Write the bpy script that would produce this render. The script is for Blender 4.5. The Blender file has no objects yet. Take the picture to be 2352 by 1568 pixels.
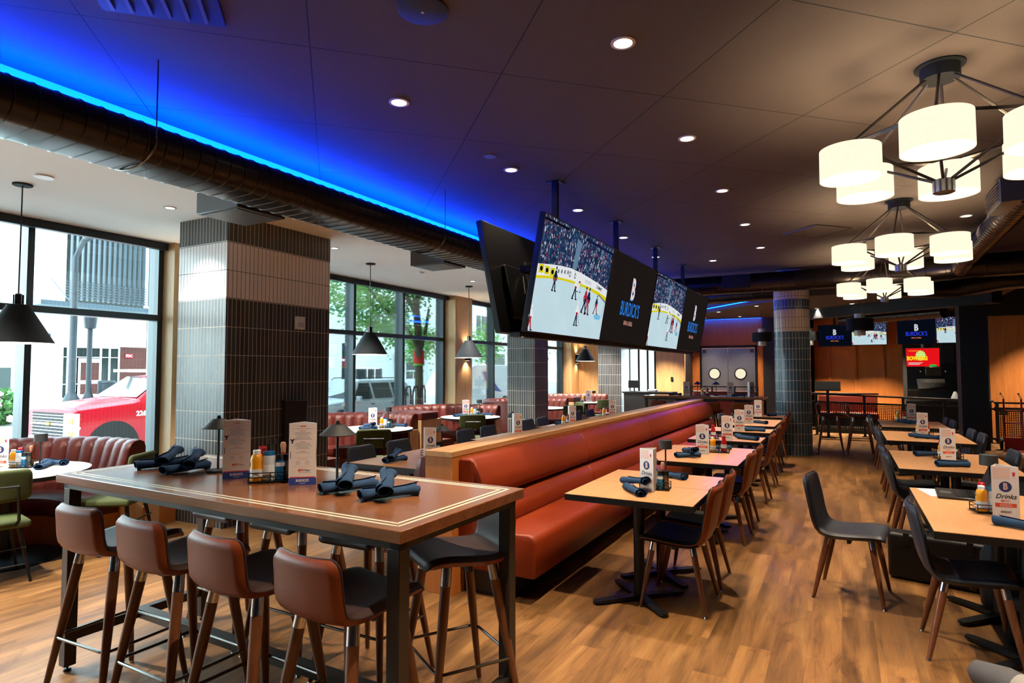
import bpy, bmesh, math, random
from mathutils import Vector, Matrix
random.seed(7)
PI = math.pi
sc = bpy.context.scene
COL = sc.collection
ZC = 3.58          # dark ceiling
ZW = 3.30          # white soffit by the windows

# ------------------------------------------------------------------ helpers
class MB:
    def __init__(s): s.v = []; s.f = []; s.m = []; s.M = None
    def P(s, p):
        p = Vector(p)
        if s.M is not None: p = s.M @ p
        s.v.append(p); return len(s.v) - 1
    def F(s, idx, m=0): s.f.append(tuple(idx)); s.m.append(m)
    def poly(s, pts, m=0): s.F([s.P(p) for p in pts], m); return s
    def box(s, x0, x1, y0, y1, z0, z1, m=0):
        i = [s.P(p) for p in ((x0,y0,z0),(x1,y0,z0),(x1,y1,z0),(x0,y1,z0),(x0,y0,z1),(x1,y0,z1),(x1,y1,z1),(x0,y1,z1))]
        for q in ((3,2,1,0),(4,5,6,7),(0,1,5,4),(1,2,6,5),(2,3,7,6),(3,0,4,7)): s.F([i[k] for k in q], m)
        return s
    def cyl(s, p0, p1, r0, r1=None, n=12, m=0, caps=True):
        r1 = r0 if r1 is None else r1
        p0, p1 = Vector(p0), Vector(p1); d = (p1 - p0).normalized()
        a = d.orthogonal().normalized(); b = d.cross(a)
        A = []; B = []
        for k in range(n):
            t = 2*PI*k/n; o = a*math.cos(t) + b*math.sin(t)
            A.append(s.P(p0 + o*r0)); B.append(s.P(p1 + o*r1))
        for k in range(n): s.F((A[k], A[(k+1)%n], B[(k+1)%n], B[k]), m)
        if caps: s.F(A[::-1], m); s.F(B, m)
        return s
    def lathe(s, prof, n=24, c=(0,0,0), m=0, ms=None, sy=1.0):
        c = Vector(c); rings = []
        for r, z in prof:
            if r < 1e-6: rings.append([s.P(c + Vector((0,0,z)))])
            else: rings.append([s.P(c + Vector((r*math.cos(2*PI*k/n), sy*r*math.sin(2*PI*k/n), z))) for k in range(n)])
        for j in range(len(rings)-1):
            A, B = rings[j], rings[j+1]; mm = ms[j] if ms else m
            for k in range(n):
                k2 = (k+1) % n
                if len(A) == 1 and len(B) == 1: continue
                if len(A) == 1: s.F((A[0], B[k2], B[k]), mm)
                elif len(B) == 1: s.F((A[k], A[k2], B[0]), mm)
                else: s.F((A[k], A[k2], B[k2], B[k]), mm)
        return s
    def tube(s, pts, r, n=8, m=0, closed=False, rs=None):
        pts = [Vector(p) for p in pts]; N = len(pts); rings = []; up = None
        for i, p in enumerate(pts):
            if closed: d = pts[(i+1)%N] - pts[i-1]
            else: d = pts[min(i+1,N-1)] - pts[max(i-1,0)]
            d.normalize()
            if up is None: a = d.orthogonal().normalized()
            else:
                a = up - d*up.dot(d)
                a = a.normalized() if a.length > 1e-6 else d.orthogonal().normalized()
            up = a; b = d.cross(a); rr = rs[i] if rs else r
            rings.append([s.P(p + (a*math.cos(2*PI*k/n) + b*math.sin(2*PI*k/n))*rr) for k in range(n)])
        for i in range(N if closed else N-1):
            A, B = rings[i], rings[(i+1)%N]
            for k in range(n): s.F((A[k], A[(k+1)%n], B[(k+1)%n], B[k]), m)
        if not closed: s.F(rings[0][::-1], m); s.F(rings[-1], m)
        return s
    def grid(s, rows, m=0, flip=False):
        idx = [[s.P(p) for p in r] for r in rows]
        for i in range(len(idx)-1):
            for j in range(len(idx[0])-1):
                q = (idx[i][j], idx[i][j+1], idx[i+1][j+1], idx[i+1][j])
                s.F(q[::-1] if flip else q, m)
        return idx
    def prism(s, poly2, axis, a0, a1, m=0):
        """extrude a 2D outline along an axis ('x': poly is (y,z); 'y': (x,z); 'z': (x,y))"""
        def mk(p, a):
            return {'x': (a, p[0], p[1]), 'y': (p[0], a, p[1]), 'z': (p[0], p[1], a)}[axis]
        A = [s.P(mk(p, a0)) for p in poly2]; B = [s.P(mk(p, a1)) for p in poly2]; n = len(poly2)
        for k in range(n): s.F((A[k], A[(k+1)%n], B[(k+1)%n], B[k]), m)
        s.F(A[::-1], m); s.F(B, m)
        return s
    def build(s, name, mats, parent=None, ang=38, bevel=0, seg=2, fix=True):
        me = bpy.data.meshes.new(name)
        me.from_pydata([tuple(v) for v in s.v], [], s.f)
        if not isinstance(mats, (list, tuple)): mats = [mats]
        for m in mats: me.materials.append(m)
        for p, mi in zip(me.polygons, s.m): p.material_index = mi; p.use_smooth = True
        if fix:
            bm = bmesh.new(); bm.from_mesh(me); bmesh.ops.recalc_face_normals(bm, faces=bm.faces[:]); bm.to_mesh(me); bm.free()
        me.set_sharp_from_angle(angle=math.radians(ang))
        o = bpy.data.objects.new(name, me); COL.objects.link(o)
        if parent: o.parent = parent
        if bevel:
            b = o.modifiers.new('bevel', 'BEVEL'); b.width = bevel; b.segments = seg; b.limit_method = 'ANGLE'; b.angle_limit = math.radians(40)
            b.harden_normals = False
        return o

def thing(name, label, cat, loc=(0,0,0), rz=0, group=None):
    o = bpy.data.objects.new(name, None); COL.objects.link(o); o.empty_display_size = .1
    o.location = loc; o.rotation_euler = (0,0,rz)
    o['label'] = label; o['category'] = cat
    if group: o['group'] = group
    return o
def tag(o, label, cat, group=None, loc=None, rz=None):
    o['label'] = label; o['category'] = cat
    if group: o['group'] = group
    if loc is not None: o.location = loc
    if rz is not None: o.rotation_euler = (0,0,rz)
    return o
def struct(o): o['kind'] = 'structure'; return o
def kids(o): return [c for c in COL.objects if c.parent == o]
_kids = {}
def dup(root, label, loc, rz=0, group=None):
    def cp(o, par):
        c = o.copy(); COL.objects.link(c)
        if par is not None: c.parent = par
        if o.name not in _kids: _kids[o.name] = list(o.children)
        for k in _kids[o.name]: cp(k, c)
        return c
    r = cp(root, None)
    r.location = loc; r.rotation_euler = (0,0,rz); r['label'] = label
    if group: r['group'] = group
    return r
_used = set()
def place(proto, label, loc, rz=0, group=None):
    if proto.name not in _used:
        _used.add(proto.name); proto.location = loc; proto.rotation_euler = (0,0,rz); proto['label'] = label
        if group: proto['group'] = group
        return proto
    return dup(proto, label, loc, rz, group)

# ------------------------------------------------------------------ materials
def lin(c):
    if isinstance(c, str):
        c = c.lstrip('#'); c = [int(c[i:i+2],16)/255 for i in (0,2,4)]
        return tuple(((x+.055)/1.055)**2.4 if x > .04045 else x/12.92 for x in c)
    return tuple(c)
class NT:
    def __init__(s, name):
        s.mat = bpy.data.materials.new(name); s.mat.use_nodes = True
        s.t = s.mat.node_tree; s.t.nodes.clear()
        s.out = s.t.nodes.new('ShaderNodeOutputMaterial')
    def n(s, typ, **kw):
        nd = s.t.nodes.new(typ)
        for k, v in kw.items():
            if k.startswith('_'): setattr(nd, k[1:], v)
            else:
                key = int(k[1:]) if (k[0] == 'i' and k[1:].isdigit()) else k.replace('0', ' ')
                sk = nd.inputs[key]
                if isinstance(v, bpy.types.NodeSocket): s.t.links.new(v, sk)
                elif isinstance(v, tuple) and len(v) == 3 and sk.type == 'RGBA': sk.default_value = (*v, 1)
                else: sk.default_value = v
        return nd
    def link(s, a, b): s.t.links.new(a, b)
    def coord(s, kind='Object'): return s.n('ShaderNodeTexCoord').outputs[kind]
    def math(s, op, a, b=0.0, c=None):
        kw = dict(_operation=op, i0=a, i1=b)
        if c is not None: kw['i2'] = c
        return s.n('ShaderNodeMath', **kw).outputs[0]
    def mix(s, f, a, b, blend='MIX'):
        nd = s.t.nodes.new('ShaderNodeMix'); nd.data_type = 'RGBA'; nd.blend_type = blend
        for sk, v in ((nd.inputs[0], f), (nd.inputs[6], a), (nd.inputs[7], b)):
            if isinstance(v, bpy.types.NodeSocket): s.link(v, sk)
            elif isinstance(v, tuple): sk.default_value = (*v, 1) if len(v) == 3 else v
            else: sk.default_value = v
        return nd.outputs[2]
    def ramp(s, f, stops):
        nd = s.t.nodes.new('ShaderNodeValToRGB'); s.link(f, nd.inputs[0]); e = nd.color_ramp.elements
        while len(e) < len(stops): e.new(.5)
        for k, (p, c) in enumerate(stops): e[k].position = p; e[k].color = (*c, 1) if len(c) == 3 else c
        return nd.outputs[0]
    def noise(s, vec, scale, detail=3, rough=.55, dist=0):
        return s.n('ShaderNodeTexNoise', Vector=vec, Scale=scale, Detail=detail, Roughness=rough, Distortion=dist).outputs[0]
    def mapping(s, vec, scale=(1,1,1), rot=(0,0,0), loc=(0,0,0)):
        return s.n('ShaderNodeMapping', Vector=vec, Scale=scale, Rotation=rot, Location=loc).outputs[0]
    def bsdf(s, **kw):
        b = s.n('ShaderNodeBsdfPrincipled', **kw); s.link(b.outputs[0], s.out.inputs[0]); return b
    def bump(s, h, strength=.2, dist=.01):
        return s.n('ShaderNodeBump', Height=h, Strength=strength, Distance=dist).outputs[0]

def plain(name, col, rough=.5, metal=0.0, spec=.5, var=.12, scale=12, bump=0.0, bscale=200, coat=0.0, emit=None, es=0.0):
    t = NT(name); c = lin(col); v = t.coord()
    nz = t.noise(v, scale)
    base = t.mix(nz, tuple(x*(1-var) for x in c), tuple(min(1, x*(1+var)) for x in c))
    kw = {}
    b = t.bsdf(Base0Color=base, Roughness=rough, Metallic=metal)
    b.inputs['Specular IOR Level'].default_value = spec
    if coat: b.inputs['Coat Weight'].default_value = coat
    if bump: t.link(t.bump(t.noise(v, bscale, 2), bump, .002), b.inputs['Normal'])
    if emit is not None:
        b.inputs['Emission Color'].default_value = (*lin(emit), 1); b.inputs['Emission Strength'].default_value = es
    return t.mat
def emis(name, col, s):
    t = NT(name); nz = t.noise(t.coord(), 3)
    c = lin(col)
    e = t.n('ShaderNodeEmission', Color=t.mix(nz, tuple(x*.985 for x in c), c), Strength=s); t.link(e.outputs[0], t.out.inputs[0]); return t.mat
def wood(name, c1, c2, rough=.45, axis='z', scale=1.0, plank=None, spec=.4, grain=1.0, coat=0.0):
    """straight-grain veneer; the grain runs along axis"""
    t = NT(name); v = t.coord()
    st = {'x': (1.2,14,14), 'y': (14,1.2,14), 'z': (14,14,1.2)}[axis]
    st = tuple(k*scale for k in st)
    m = t.mapping(v, st)
    n1 = t.noise(m, 1.0, 6, .6, 1.2*grain)
    n2 = t.noise(t.mapping(v, tuple(k*6 for k in st)), 1.0, 3, .6)
    f = t.math('ADD', t.math('MULTIPLY', n1, .75), t.math('MULTIPLY', n2, .3))
    c = t.ramp(f, [(.3, lin(c1)), (.72, lin(c2))])
    b = t.bsdf(Base0Color=c, Roughness=rough)
    b.inputs['Specular IOR Level'].default_value = spec
    if coat: b.inputs['Coat Weight'].default_value = coat; b.inputs['Coat Roughness'].default_value = .15
    t.link(t.bump(n2, .08, .002), b.inputs['Normal'])
    return t.mat
def leather(name, col, rough=.38, var=.14, spec=.5, coat=0.0):
    t = NT(name); v = t.coord(); c = lin(col)
    nz = t.noise(v, 5, 4); pores = t.n('ShaderNodeTexVoronoi', Vector=v, Scale=260.0).outputs[0]
    base = t.mix(nz, tuple(x*(1-var) for x in c), tuple(min(1, x*(1+var)) for x in c))
    b = t.bsdf(Base0Color=base, Roughness=t.math('ADD', rough-.06, t.math('MULTIPLY', nz, .12)))
    b.inputs['Specular IOR Level'].default_value = spec
    t.link(t.bump(t.math('ADD', pores, t.math('MULTIPLY', t.noise(v, 22, 3), 1.5)), .12, .003), b.inputs['Normal'])
    return t.mat
def tiles(name, dark, white, bands, tw, th, grout, rough=.22, radial=None, dark2=None):
    """stack-bond upright tiles; bands = [(z0, z1)] of white rows"""
    t = NT(name); v = t.coord(); xyz = t.n('ShaderNodeSeparateXYZ', Vector=v).outputs
    if radial: u = t.math('MULTIPLY', t.math('ARCTAN2', xyz[1], xyz[0]), radial)
    else: u = t.math('ADD', xyz[0], xyz[1])
    vec = t.n('ShaderNodeCombineXYZ', X=t.math('ADD', u, 50.0*tw), Y=xyz[2], Z=0.0).outputs[0]
    br = t.n('ShaderNodeTexBrick', Vector=vec, Color1=(0,0,0), Color2=(1,1,1), Mortar=(.5,.5,.5), Scale=1.0, Bias=0.0, _offset=0.0, _squash=1.0)
    br.inputs['Mortar Size'].default_value = .0032; br.inputs['Mortar Smooth'].default_value = .1
    br.inputs['Brick Width'].default_value = tw; br.inputs['Row Height'].default_value = th
    rnd = t.n('ShaderNodeSeparateColor', Color=br.outputs[0]).outputs[0]
    d = lin(dark); w = lin(white); g = lin(grout)
    wm = None
    for z0, z1 in bands:
        k = t.math('MULTIPLY', t.math('GREATER_THAN', xyz[2], z0), t.math('LESS_THAN', xyz[2], z1))
        wm = k if wm is None else t.math('MAXIMUM', wm, k)
    dc = t.mix(rnd, tuple(x*.8 for x in d), tuple(x*1.25 for x in d))
    wc = t.mix(rnd, tuple(x*.94 for x in w), w)
    c = t.mix(wm, dc, wc)
    gc = t.mix(wm, g, lin('#5a5653'))
    c = t.mix(br.outputs[1], c, gc)
    b = t.bsdf(Base0Color=c, Roughness=t.math('ADD', rough, t.math('MULTIPLY', br.outputs[1], .5)))
    b.inputs['Specular IOR Level'].default_value = .32
    return t.mat

M = {}
def mats():
    # floor planks along Y
    t = NT('oak_plank_floor'); v = t.coord()
    sw = t.n('ShaderNodeSeparateXYZ', Vector=v).outputs
    vec = t.n('ShaderNodeCombineXYZ', X=t.math('ADD', sw[1], 40.0), Y=t.math('ADD', sw[0], 40.0), Z=0.0).outputs[0]
    br = t.n('ShaderNodeTexBrick', Vector=vec, Color1=(0,0,0), Color2=(1,1,1), Mortar=(.5,.5,.5), Scale=1.0, Bias=0.0, _offset=0.37, _offset_frequency=2)
    br.inputs['Mortar Size'].default_value = .0012; br.inputs['Mortar Smooth'].default_value = .2
    br.inputs['Brick Width'].default_value = 1.22; br.inputs['Row Height'].default_value = .18
    rnd = t.n('ShaderNodeSeparateColor', Color=br.outputs[0]).outputs[0]
    off = t.n('ShaderNodeCombineXYZ', X=t.math('MULTIPLY', rnd, 37.0), Y=t.math('MULTIPLY', rnd, 91.0), Z=0.0).outputs[0]
    vv = t.n('ShaderNodeVectorMath', _operation='ADD', i0=v, i1=off).outputs[0]
    g1 = t.noise(t.mapping(vv, (6.5,.75,1)), 1.0, 6, .58, 1.1)
    g2 = t.noise(t.mapping(vv, (85,3.0,1)), 1.0, 3, .6, .3)
    kn = t.noise(t.mapping(v, (3.2,1.5,1)), 1.0, 8, .72, 1.2)
    f = t.math('ADD', t.math('MULTIPLY', g1, .8), t.math('MULTIPLY', g2, .22))
    c = t.ramp(f, [(.30, lin('#452f1a')), (.43, lin('#6b4a28')), (.56, lin('#885f35')), (.72, lin('#a67d49'))])
    dk = t.ramp(kn, [(.34, (.5,.44,.38)), (.42, (1,1,1)), (.56, (1,1,1)), (.66, (.6,.54,.47))])
    c = t.mix(.8, c, dk, 'MULTIPLY')
    tone = t.ramp(rnd, [(0, (.74,.725,.71)), (.5, (.93,.92,.91)), (1, (1.1,1.09,1.07))])
    c = t.mix(1.0, c, tone, 'MULTIPLY')
    c = t.mix(t.math('MULTIPLY', br.outputs[1], .45), c, lin('#4a3018'))
    b = t.bsdf(Base0Color=c, Roughness=t.math('ADD', .34, t.math('MULTIPLY', g1, .18)))
    b.inputs['Specular IOR Level'].default_value = .4
    t.link(t.bump(t.math('SUBTRACT', t.math('MULTIPLY', g2, .4), br.outputs[1]), .12, .003), b.inputs['Normal'])
    M['floor'] = t.mat
    # dark acoustic ceiling: square panels 1.19 m turned 44.6 deg with fine black joints
    t = NT('dark_panel_ceiling'); v = t.coord()
    a = math.radians(-16.16-28.43); S = 1.193
    xyz = t.n('ShaderNodeSeparateXYZ', Vector=v).outputs
    ua = t.math('ADD', t.math('MULTIPLY', xyz[0], math.sin(a)), t.math('MULTIPLY', xyz[1], math.cos(a)))
    ub = t.math('SUBTRACT', t.math('MULTIPLY', xyz[0], math.cos(a)), t.math('MULTIPLY', xyz[1], math.sin(a)))
    vec = t.n('ShaderNodeCombineXYZ', X=t.math('ADD', ua, 50*S - 1.946*1.94), Y=t.math('ADD', ub, 50*S + .087*1.94), Z=0.0).outputs[0]
    br = t.n('ShaderNodeTexBrick', Vector=vec, Color1=(0,0,0), Color2=(1,1,1), Mortar=(.5,.5,.5), Scale=1.0, _offset=0.0)
    br.inputs['Mortar Size'].default_value = .0045; br.inputs['Mortar Smooth'].default_value = .0
    br.inputs['Brick Width'].default_value = S; br.inputs['Row Height'].default_value = S
    rnd = t.n('ShaderNodeSeparateColor', Color=br.outputs[0]).outputs[0]
    nz = t.noise(v, 60, 3)
    c = t.mix(rnd, (.070,.054,.043), (.080,.062,.049)); c = t.mix(t.math('MULTIPLY', nz, .35), c, (.058,.045,.036))
    c = t.mix(br.outputs[1], c, (.006,.006,.006))
    b = t.bsdf(Base0Color=c, Roughness=.85)
    t.link(t.bump(nz, .25, .003), b.inputs['Normal'])
    M['ceiling'] = t.mat
    M['white_ceiling'] = plain('white_plaster', '#f0eeea', .8, var=.015, scale=2)
    M['tile'] = tiles('upright_black_and_white_tile', '#484b4c', '#f2eeee', [(2.41, 3.01)], .0528, .3, '#c9c0b0', dark2=None)
    M['round_tile'] = tiles('upright_tile_round', '#3f5362', '#dccabb', [(2.38, 2.81), (3.01, 3.6)], .0605, .2045, '#ccc5b8', radial=.325)
    M['oak'] = wood('pale_oak_panel', '#b58d5c', '#d6b080', .5)
    M['oak_y'] = wood('pale_oak_ledge', '#b07b4c', '#d2a06c', .38, 'y')
    M['oak_dark'] = wood('amber_oak_panel', '#a05e2b', '#c27a3c', .45)
    M['orange_wood'] = wood('orange_stained_panel', '#b2662c', '#c97c3a', .45)
    M['bar_top'] = wood('cherry_bar_top', '#6c3f27', '#94603c', .22, 'x', .55, spec=.5, coat=.3, grain=.3)
    M['bar_edge'] = wood('cherry_edge', '#905a34', '#b27a4a', .35, 'x', .9)
    M['inlay'] = plain('cream_inlay', '#e6dcc6', .25, var=.05)
    M['table_wood'] = wood('light_laminate_top', '#b98455', '#d3a070', .3, 'y', .7, spec=.5)
    M['table_wood_d'] = wood('brown_laminate_top', '#94623e', '#b07a50', .3, 'x', .7, spec=.5)
    M['walnut'] = wood('walnut_leg', '#4f2c1b', '#7a4a2d', .3, 'z', 2, spec=.5)
    M['steel_blk'] = plain('black_powder_steel', '#121314', .45, .3, var=.1)
    M['frame_dk'] = plain('bronze_painted_steel', '#39332d', .4, .5, var=.06)
    M['mull'] = plain('grey_aluminium_mullion', '#33393b', .35, .6, var=.05)
    M['mull_in'] = plain('blue_grey_mullion_side', '#62767b', .45, .2, var=.05)
    M['chrome'] = plain('brushed_chrome', '#c9c9c9', .22, 1.0, var=.05)
    M['gun'] = plain('gunmetal_rod', '#6b6761', .25, 1.0, var=.05)
    M['vinyl'] = leather('burnt_orange_vinyl', '#7e2c0d', .42, spec=.3)
    M['vinyl_red'] = leather('oxblood_vinyl', '#541d14', .42, spec=.3)
    M['brown_l'] = leather('chestnut_leather', '#7a391b', .42, spec=.3)
    M['dark_l'] = leather('dark_brown_leather', '#35221f', .48, spec=.35)
    M['black_l'] = leather('black_leather', '#131314', .6, spec=.2)
    M['navy_l'] = leather('slate_navy_leather', '#262933', .42)
    M['lamp_g'] = plain('dark_grey_lamp_metal', '#26282a', .6)
    M['gray_l'] = leather('charcoal_fabric', '#2d3133', .6)
    M['green'] = plain('olive_fabric', '#414a20', .85, var=.15, bump=.3)
    M['sage'] = plain('sage_vinyl', '#6f7a62', .5)
    M['white_lam'] = plain('white_laminate', '#e6ddcf', .35, var=.02)
    M['navy_cloth'] = plain('navy_napkin_cloth', '#15395c', .9, var=.3, scale=30, bump=.5, bscale=600)
    M['duct'] = plain('dark_bronze_duct', '#35302d', .32, .85, var=.1, scale=4)
    M['grey_metal'] = plain('grey_sheet_metal', '#5a5d5e', .4, .6, var=.05)
    M['lamp_blk'] = plain('matte_black_shade', '#14181b', .8, 0, .25, var=.05)
    M['lamp_in'] = plain('white_inside_of_shade', '#e8e2d4', .5)
    M['paper'] = plain('white_card', '#ece4e0', .45, var=.02)
    M['p_navy'] = plain('print_navy', '#1e2f66', .5); M['p_or'] = plain('print_orange', '#df5030', .5)
    M['p_pk'] = plain('print_pale_pink', '#e9c9bd', .5, var=.02); M['p_blue'] = plain('print_blue', '#2b4aa0', .5)
    M['p_ink'] = plain('print_ink', '#20242e', .5); M['p_rd'] = plain('print_red', '#d33b46', .5); M['p_gr'] = plain('print_grey', '#8c8a96', .5)
    M['yellow'] = plain('mustard_plastic', '#f0a010', .3, var=.03); M['red'] = plain('ketchup_red', '#a8121a', .25)
    M['white_p'] = plain('white_plastic', '#ececec', .35, var=.02); M['hot'] = plain('hot_sauce_glass', '#b8400f', .12)
    M['cork'] = plain('wooden_cap', '#c98d68', .6); M['blk_p'] = plain('black_plastic', '#101112', .35)
    M['blue_p'] = plain('blue_foil', '#1a78b4', .2, .4); M['salt'] = plain('salt_shaker_glass', '#cfd4d6', .15)
    M['tv'] = plain('tv_black_plastic', '#0b0b0c', .3); M['tv_dim'] = plain('grey_button', '#8a8a8a', .4)
    M['blk_wall'] = plain('near_black_paint', '#17191b', .6); M['navy_wall'] = plain('dark_navy_paint', '#10161f', .75)
    M['ss'] = plain('stainless_door', '#a4a8ae', .34, .9, var=.08, scale=2.0)
    M['led'] = emis('blue_led', '#0a50ff', 10.0)
    M['can'] = emis('warm_lamp', '#fff0dc', 9.0)
    M['can_cool'] = emis('white_lamp', '#ffffff', 5.0)
    M['can_rim'] = plain('lamp_rim', '#c9c4bc', .4)
    t = NT('glowing_linen_shade'); nz = t.noise(t.coord(), 40)
    e = t.n('ShaderNodeEmission', Color=t.mix(nz, lin('#ffe6c6'), lin('#fff0d8')), Strength=.92)
    t.link(e.outputs[0], t.out.inputs[0]); M['shade'] = t.mat
    M['bulb'] = emis('shade_diffuser', '#fff4e2', 2.0)
    # window glass
    t = NT('window_glass'); g = t.n('ShaderNodeBsdfGlossy', Color=(.9,.95,1), Roughness=.02); tr = t.n('ShaderNodeBsdfTransparent', Color=(.93,.985,.97))
    nz = t.noise(t.coord(), .4); fr = t.math('MULTIPLY', t.n('ShaderNodeFresnel', IOR=1.45).outputs[0], t.math('ADD', .75, t.math('MULTIPLY', nz, .2)))
    mx = t.n('ShaderNodeMixShader', i0=fr, i1=tr.outputs[0], i2=g.outputs[0]); t.link(mx.outputs[0], t.out.inputs[0]); M['glass'] = t.mat
    # perforated metal with real holes
    t = NT('perforated_steel'); v = t.coord(); xyz = t.n('ShaderNodeSeparateXYZ', Vector=v).outputs
    vec = t.n('ShaderNodeCombineXYZ', X=t.math('ADD', xyz[0], xyz[1]), Y=xyz[2], Z=0.0).outputs[0]
    vo = t.n('ShaderNodeTexVoronoi', Vector=vec, Scale=26.0, Randomness=0.0).outputs[0]
    hole = t.math('LESS_THAN', vo, .34)
    pb = t.n('ShaderNodeBsdfPrincipled', Base0Color=lin('#16110d'), Roughness=.4, Metallic=.5); tr = t.n('ShaderNodeBsdfTransparent')
    mx = t.n('ShaderNodeMixShader', i0=hole, i1=pb.outputs[0], i2=tr.outputs[0]); t.link(mx.outputs[0], t.out.inputs[0]); M['perf'] = t.mat
mats()

# ------------------------------------------------------------------ lettering
def text_mesh(s, size, align='CENTER', shear=0, offset=0, extrude=0, sx=1.0, space=1.0):
    cu = bpy.data.curves.new('t', 'FONT'); cu.body = s; cu.size = size; cu.align_x = align; cu.align_y = 'CENTER'
    cu.shear = shear; cu.offset = offset; cu.extrude = extrude; cu.resolution_u = 3; cu.space_character = space
    o = bpy.data.objects.new('t', cu); COL.objects.link(o)
    dg = bpy.context.evaluated_depsgraph_get(); dg.update()
    me = bpy.data.meshes.new_from_object(o.evaluated_get(dg))
    vs = [(v.co.x*sx, v.co.y, v.co.z) for v in me.vertices]; fs = [tuple(p.vertices) for p in me.polygons]
    bpy.data.objects.remove(o); bpy.data.curves.remove(cu); bpy.data.meshes.remove(me)
    return vs, fs
def put_text(mb, s, size, fn, m, **kw):
    """fn maps (x, y, z) of the flat lettering to mesh space"""
    vs, fs = text_mesh(s, size, **kw); base = len(mb.v)
    for v in vs: mb.v.append(Vector(fn(*v)) if mb.M is None else mb.M @ Vector(fn(*v)))
    for f in fs: mb.f.append(tuple(i+base for i in f)); mb.m.append(m)
# ------------------------------------------------------------------ the room
def sbox(name, mat, *b, m=None, bevel=0):
    o = MB().box(*b).build(name, mat, bevel=bevel); return struct(o)
sbox('floor', M['floor'], -7.9, 6.5, -3.5, 20.2, -.1, 0)
sbox('ceiling', M['ceiling'], -4.64, 6.5, -3.5, 20.2, ZC, ZC+.12)
c = MB(); c.box(-8.1, -4.35, -3.5, 18.6, ZW, ZW+.03); c.box(-8.1, -4.64, -3.5, 18.6, ZW+.03, ZC+.12)
struct(c.build('ceiling_window_side', M['white_ceiling']))
sbox('wall_back', M['blk_wall'], -7.9, 6.5, -3.6, -3.5, 0, ZC)
sbox('wall_right', M['navy_wall'], 6.5, 6.6, -3.5, 20.2, 0, ZC)

GX = -7.83     # inner face of the glazing
bays = [(-3.5, 4.83, [-2.5, -1.04, .42, 1.88, 3.34, 4.797]), (5.55, 11.3, [5.58, 7.0, 8.42, 9.84, 11.267]), (12.0, 17.9, [12.03, 13.5, 14.96, 16.42, 17.867])]
for k, (y0, y1, ms) in enumerate(bays):
    w = thing('window_%d' % (k+1), '', ''); del w['label']; del w['category']; w['kind'] = 'structure'; w.location = (0,0,0)
    f = MB()
    for y in ms:
        f.box(GX-.2, GX, y-.033, y+.033, .5, ZW)
    f.build('mullion', M['mull'], w)
    f = MB(); f.box(GX-.14, GX+.005, y0, y1, 2.285, 2.36); f.box(GX-.14, GX, y0, y1, .5, .56); f.box(GX-.14, GX, y0, y1, ZW-.06, ZW)
    f.build('transom', M['mull'], w)
    MB().box(GX-.085, GX-.075, y0, y1, .5, ZW).build('pane', M['glass'], w)
    v = MB(); v.box(GX+.03, GX+.12, y0+(.0 if k else 0), y1-.02, ZW-.095, ZW-.005)
    v.build('roller_shade_box', M['steel_blk'], w, bevel=.006)
    v = MB(); v.box(GX-.02, GX+.16, y0, y1, .47, .505); v.build('sill', M['oak_y'], w)
sbox('wall_left', M['oak'], GX-.15, GX, -3.5, 18.6, 0, .47)
for i, (y0, y1, xx) in enumerate(((4.83, 5.55, -7.6), (11.3, 12.0, -7.55), (17.9, 18.6, -7.55))):
    o = MB(); o.box(GX-.2, xx, y0, y1, 0, ZW)
    o.box(xx-.01, xx+.008, y0+.07, y1-.02, .1, ZW-.09)
    struct(o.build('wall_pier_%s' % ('front','middle','far')[i], M['oak']))
# end walls
o = MB(); o.box(-7.9, -6.15, 18.5, 18.62, 0, ZW); o.box(-5.02, -4.15, 18.5, 18.62, 0, ZW); o.box(-6.15, -5.02, 18.5, 18.62, 2.35, ZW)
struct(o.build('wall_end_oak', M['oak']))
d = thing('door_2', '', ''); del d['label']; del d['category']; d['kind'] = 'structure'; d.location = (-5.58, 18.55, 0)
f = MB()
for x in (-.57, -.42, -.3, .0, .28, .51): f.box(x, x+.06, -.05, .06, 0, 2.35)
f.box(-.57, .57, -.05, .06, 2.28, 2.35); f.box(-.57, .57, -.05, .06, 0, .1); f.build('door_frame', M['steel_blk'], d)
MB().box(-.5, .5, 0, .008, .1, 2.28).build('pane', M['glass'], d)
sbox('wall_end_return', M['blk_wall'], -4.27, -4.15, 18.62, 19.6, 0, ZW)
# kitchen wall with its double door
KY = 19.6
o = MB(); o.box(-4.27, -3.92, KY, KY+.12, 0, 3.2); o.box(-2.24, -2.08, KY, KY+.12, 0, 3.2); o.box(-3.92, -2.24, KY, KY+.12, 2.38, 3.2)
for x in (-4.1, -3.08, -2.12): o.box(x-.006, x+.006, KY-.008, KY, 2.45 if x == -3.08 else 0, 3.2)
struct(o.build('wall_kitchen', M['orange_wood'])); sbox('wall_kitchen_blocker', M['white_ceiling'], -3.92, -2.24, KY+.3, KY+.35, 0, 2.4)  # panel added behind the doors to block the bright sky in the gaps
sbox('wall_end_black', M['blk_wall'], -2.08, -.72, KY, KY+.12, 0, 3.2)
d = thing('door_1', '', ''); del d['label']; del d['category']; d['kind'] = 'structure'; d.location = (-3.08, KY-.02, 0)
f = MB(); f.box(-.84, -.78, 0, .1, 0, 2.38); f.box(.78, .84, 0, .1, 0, 2.38); f.box(-.84, .84, 0, .1, 2.31, 2.38); f.build('door_frame', M['steel_blk'], d)
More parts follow.
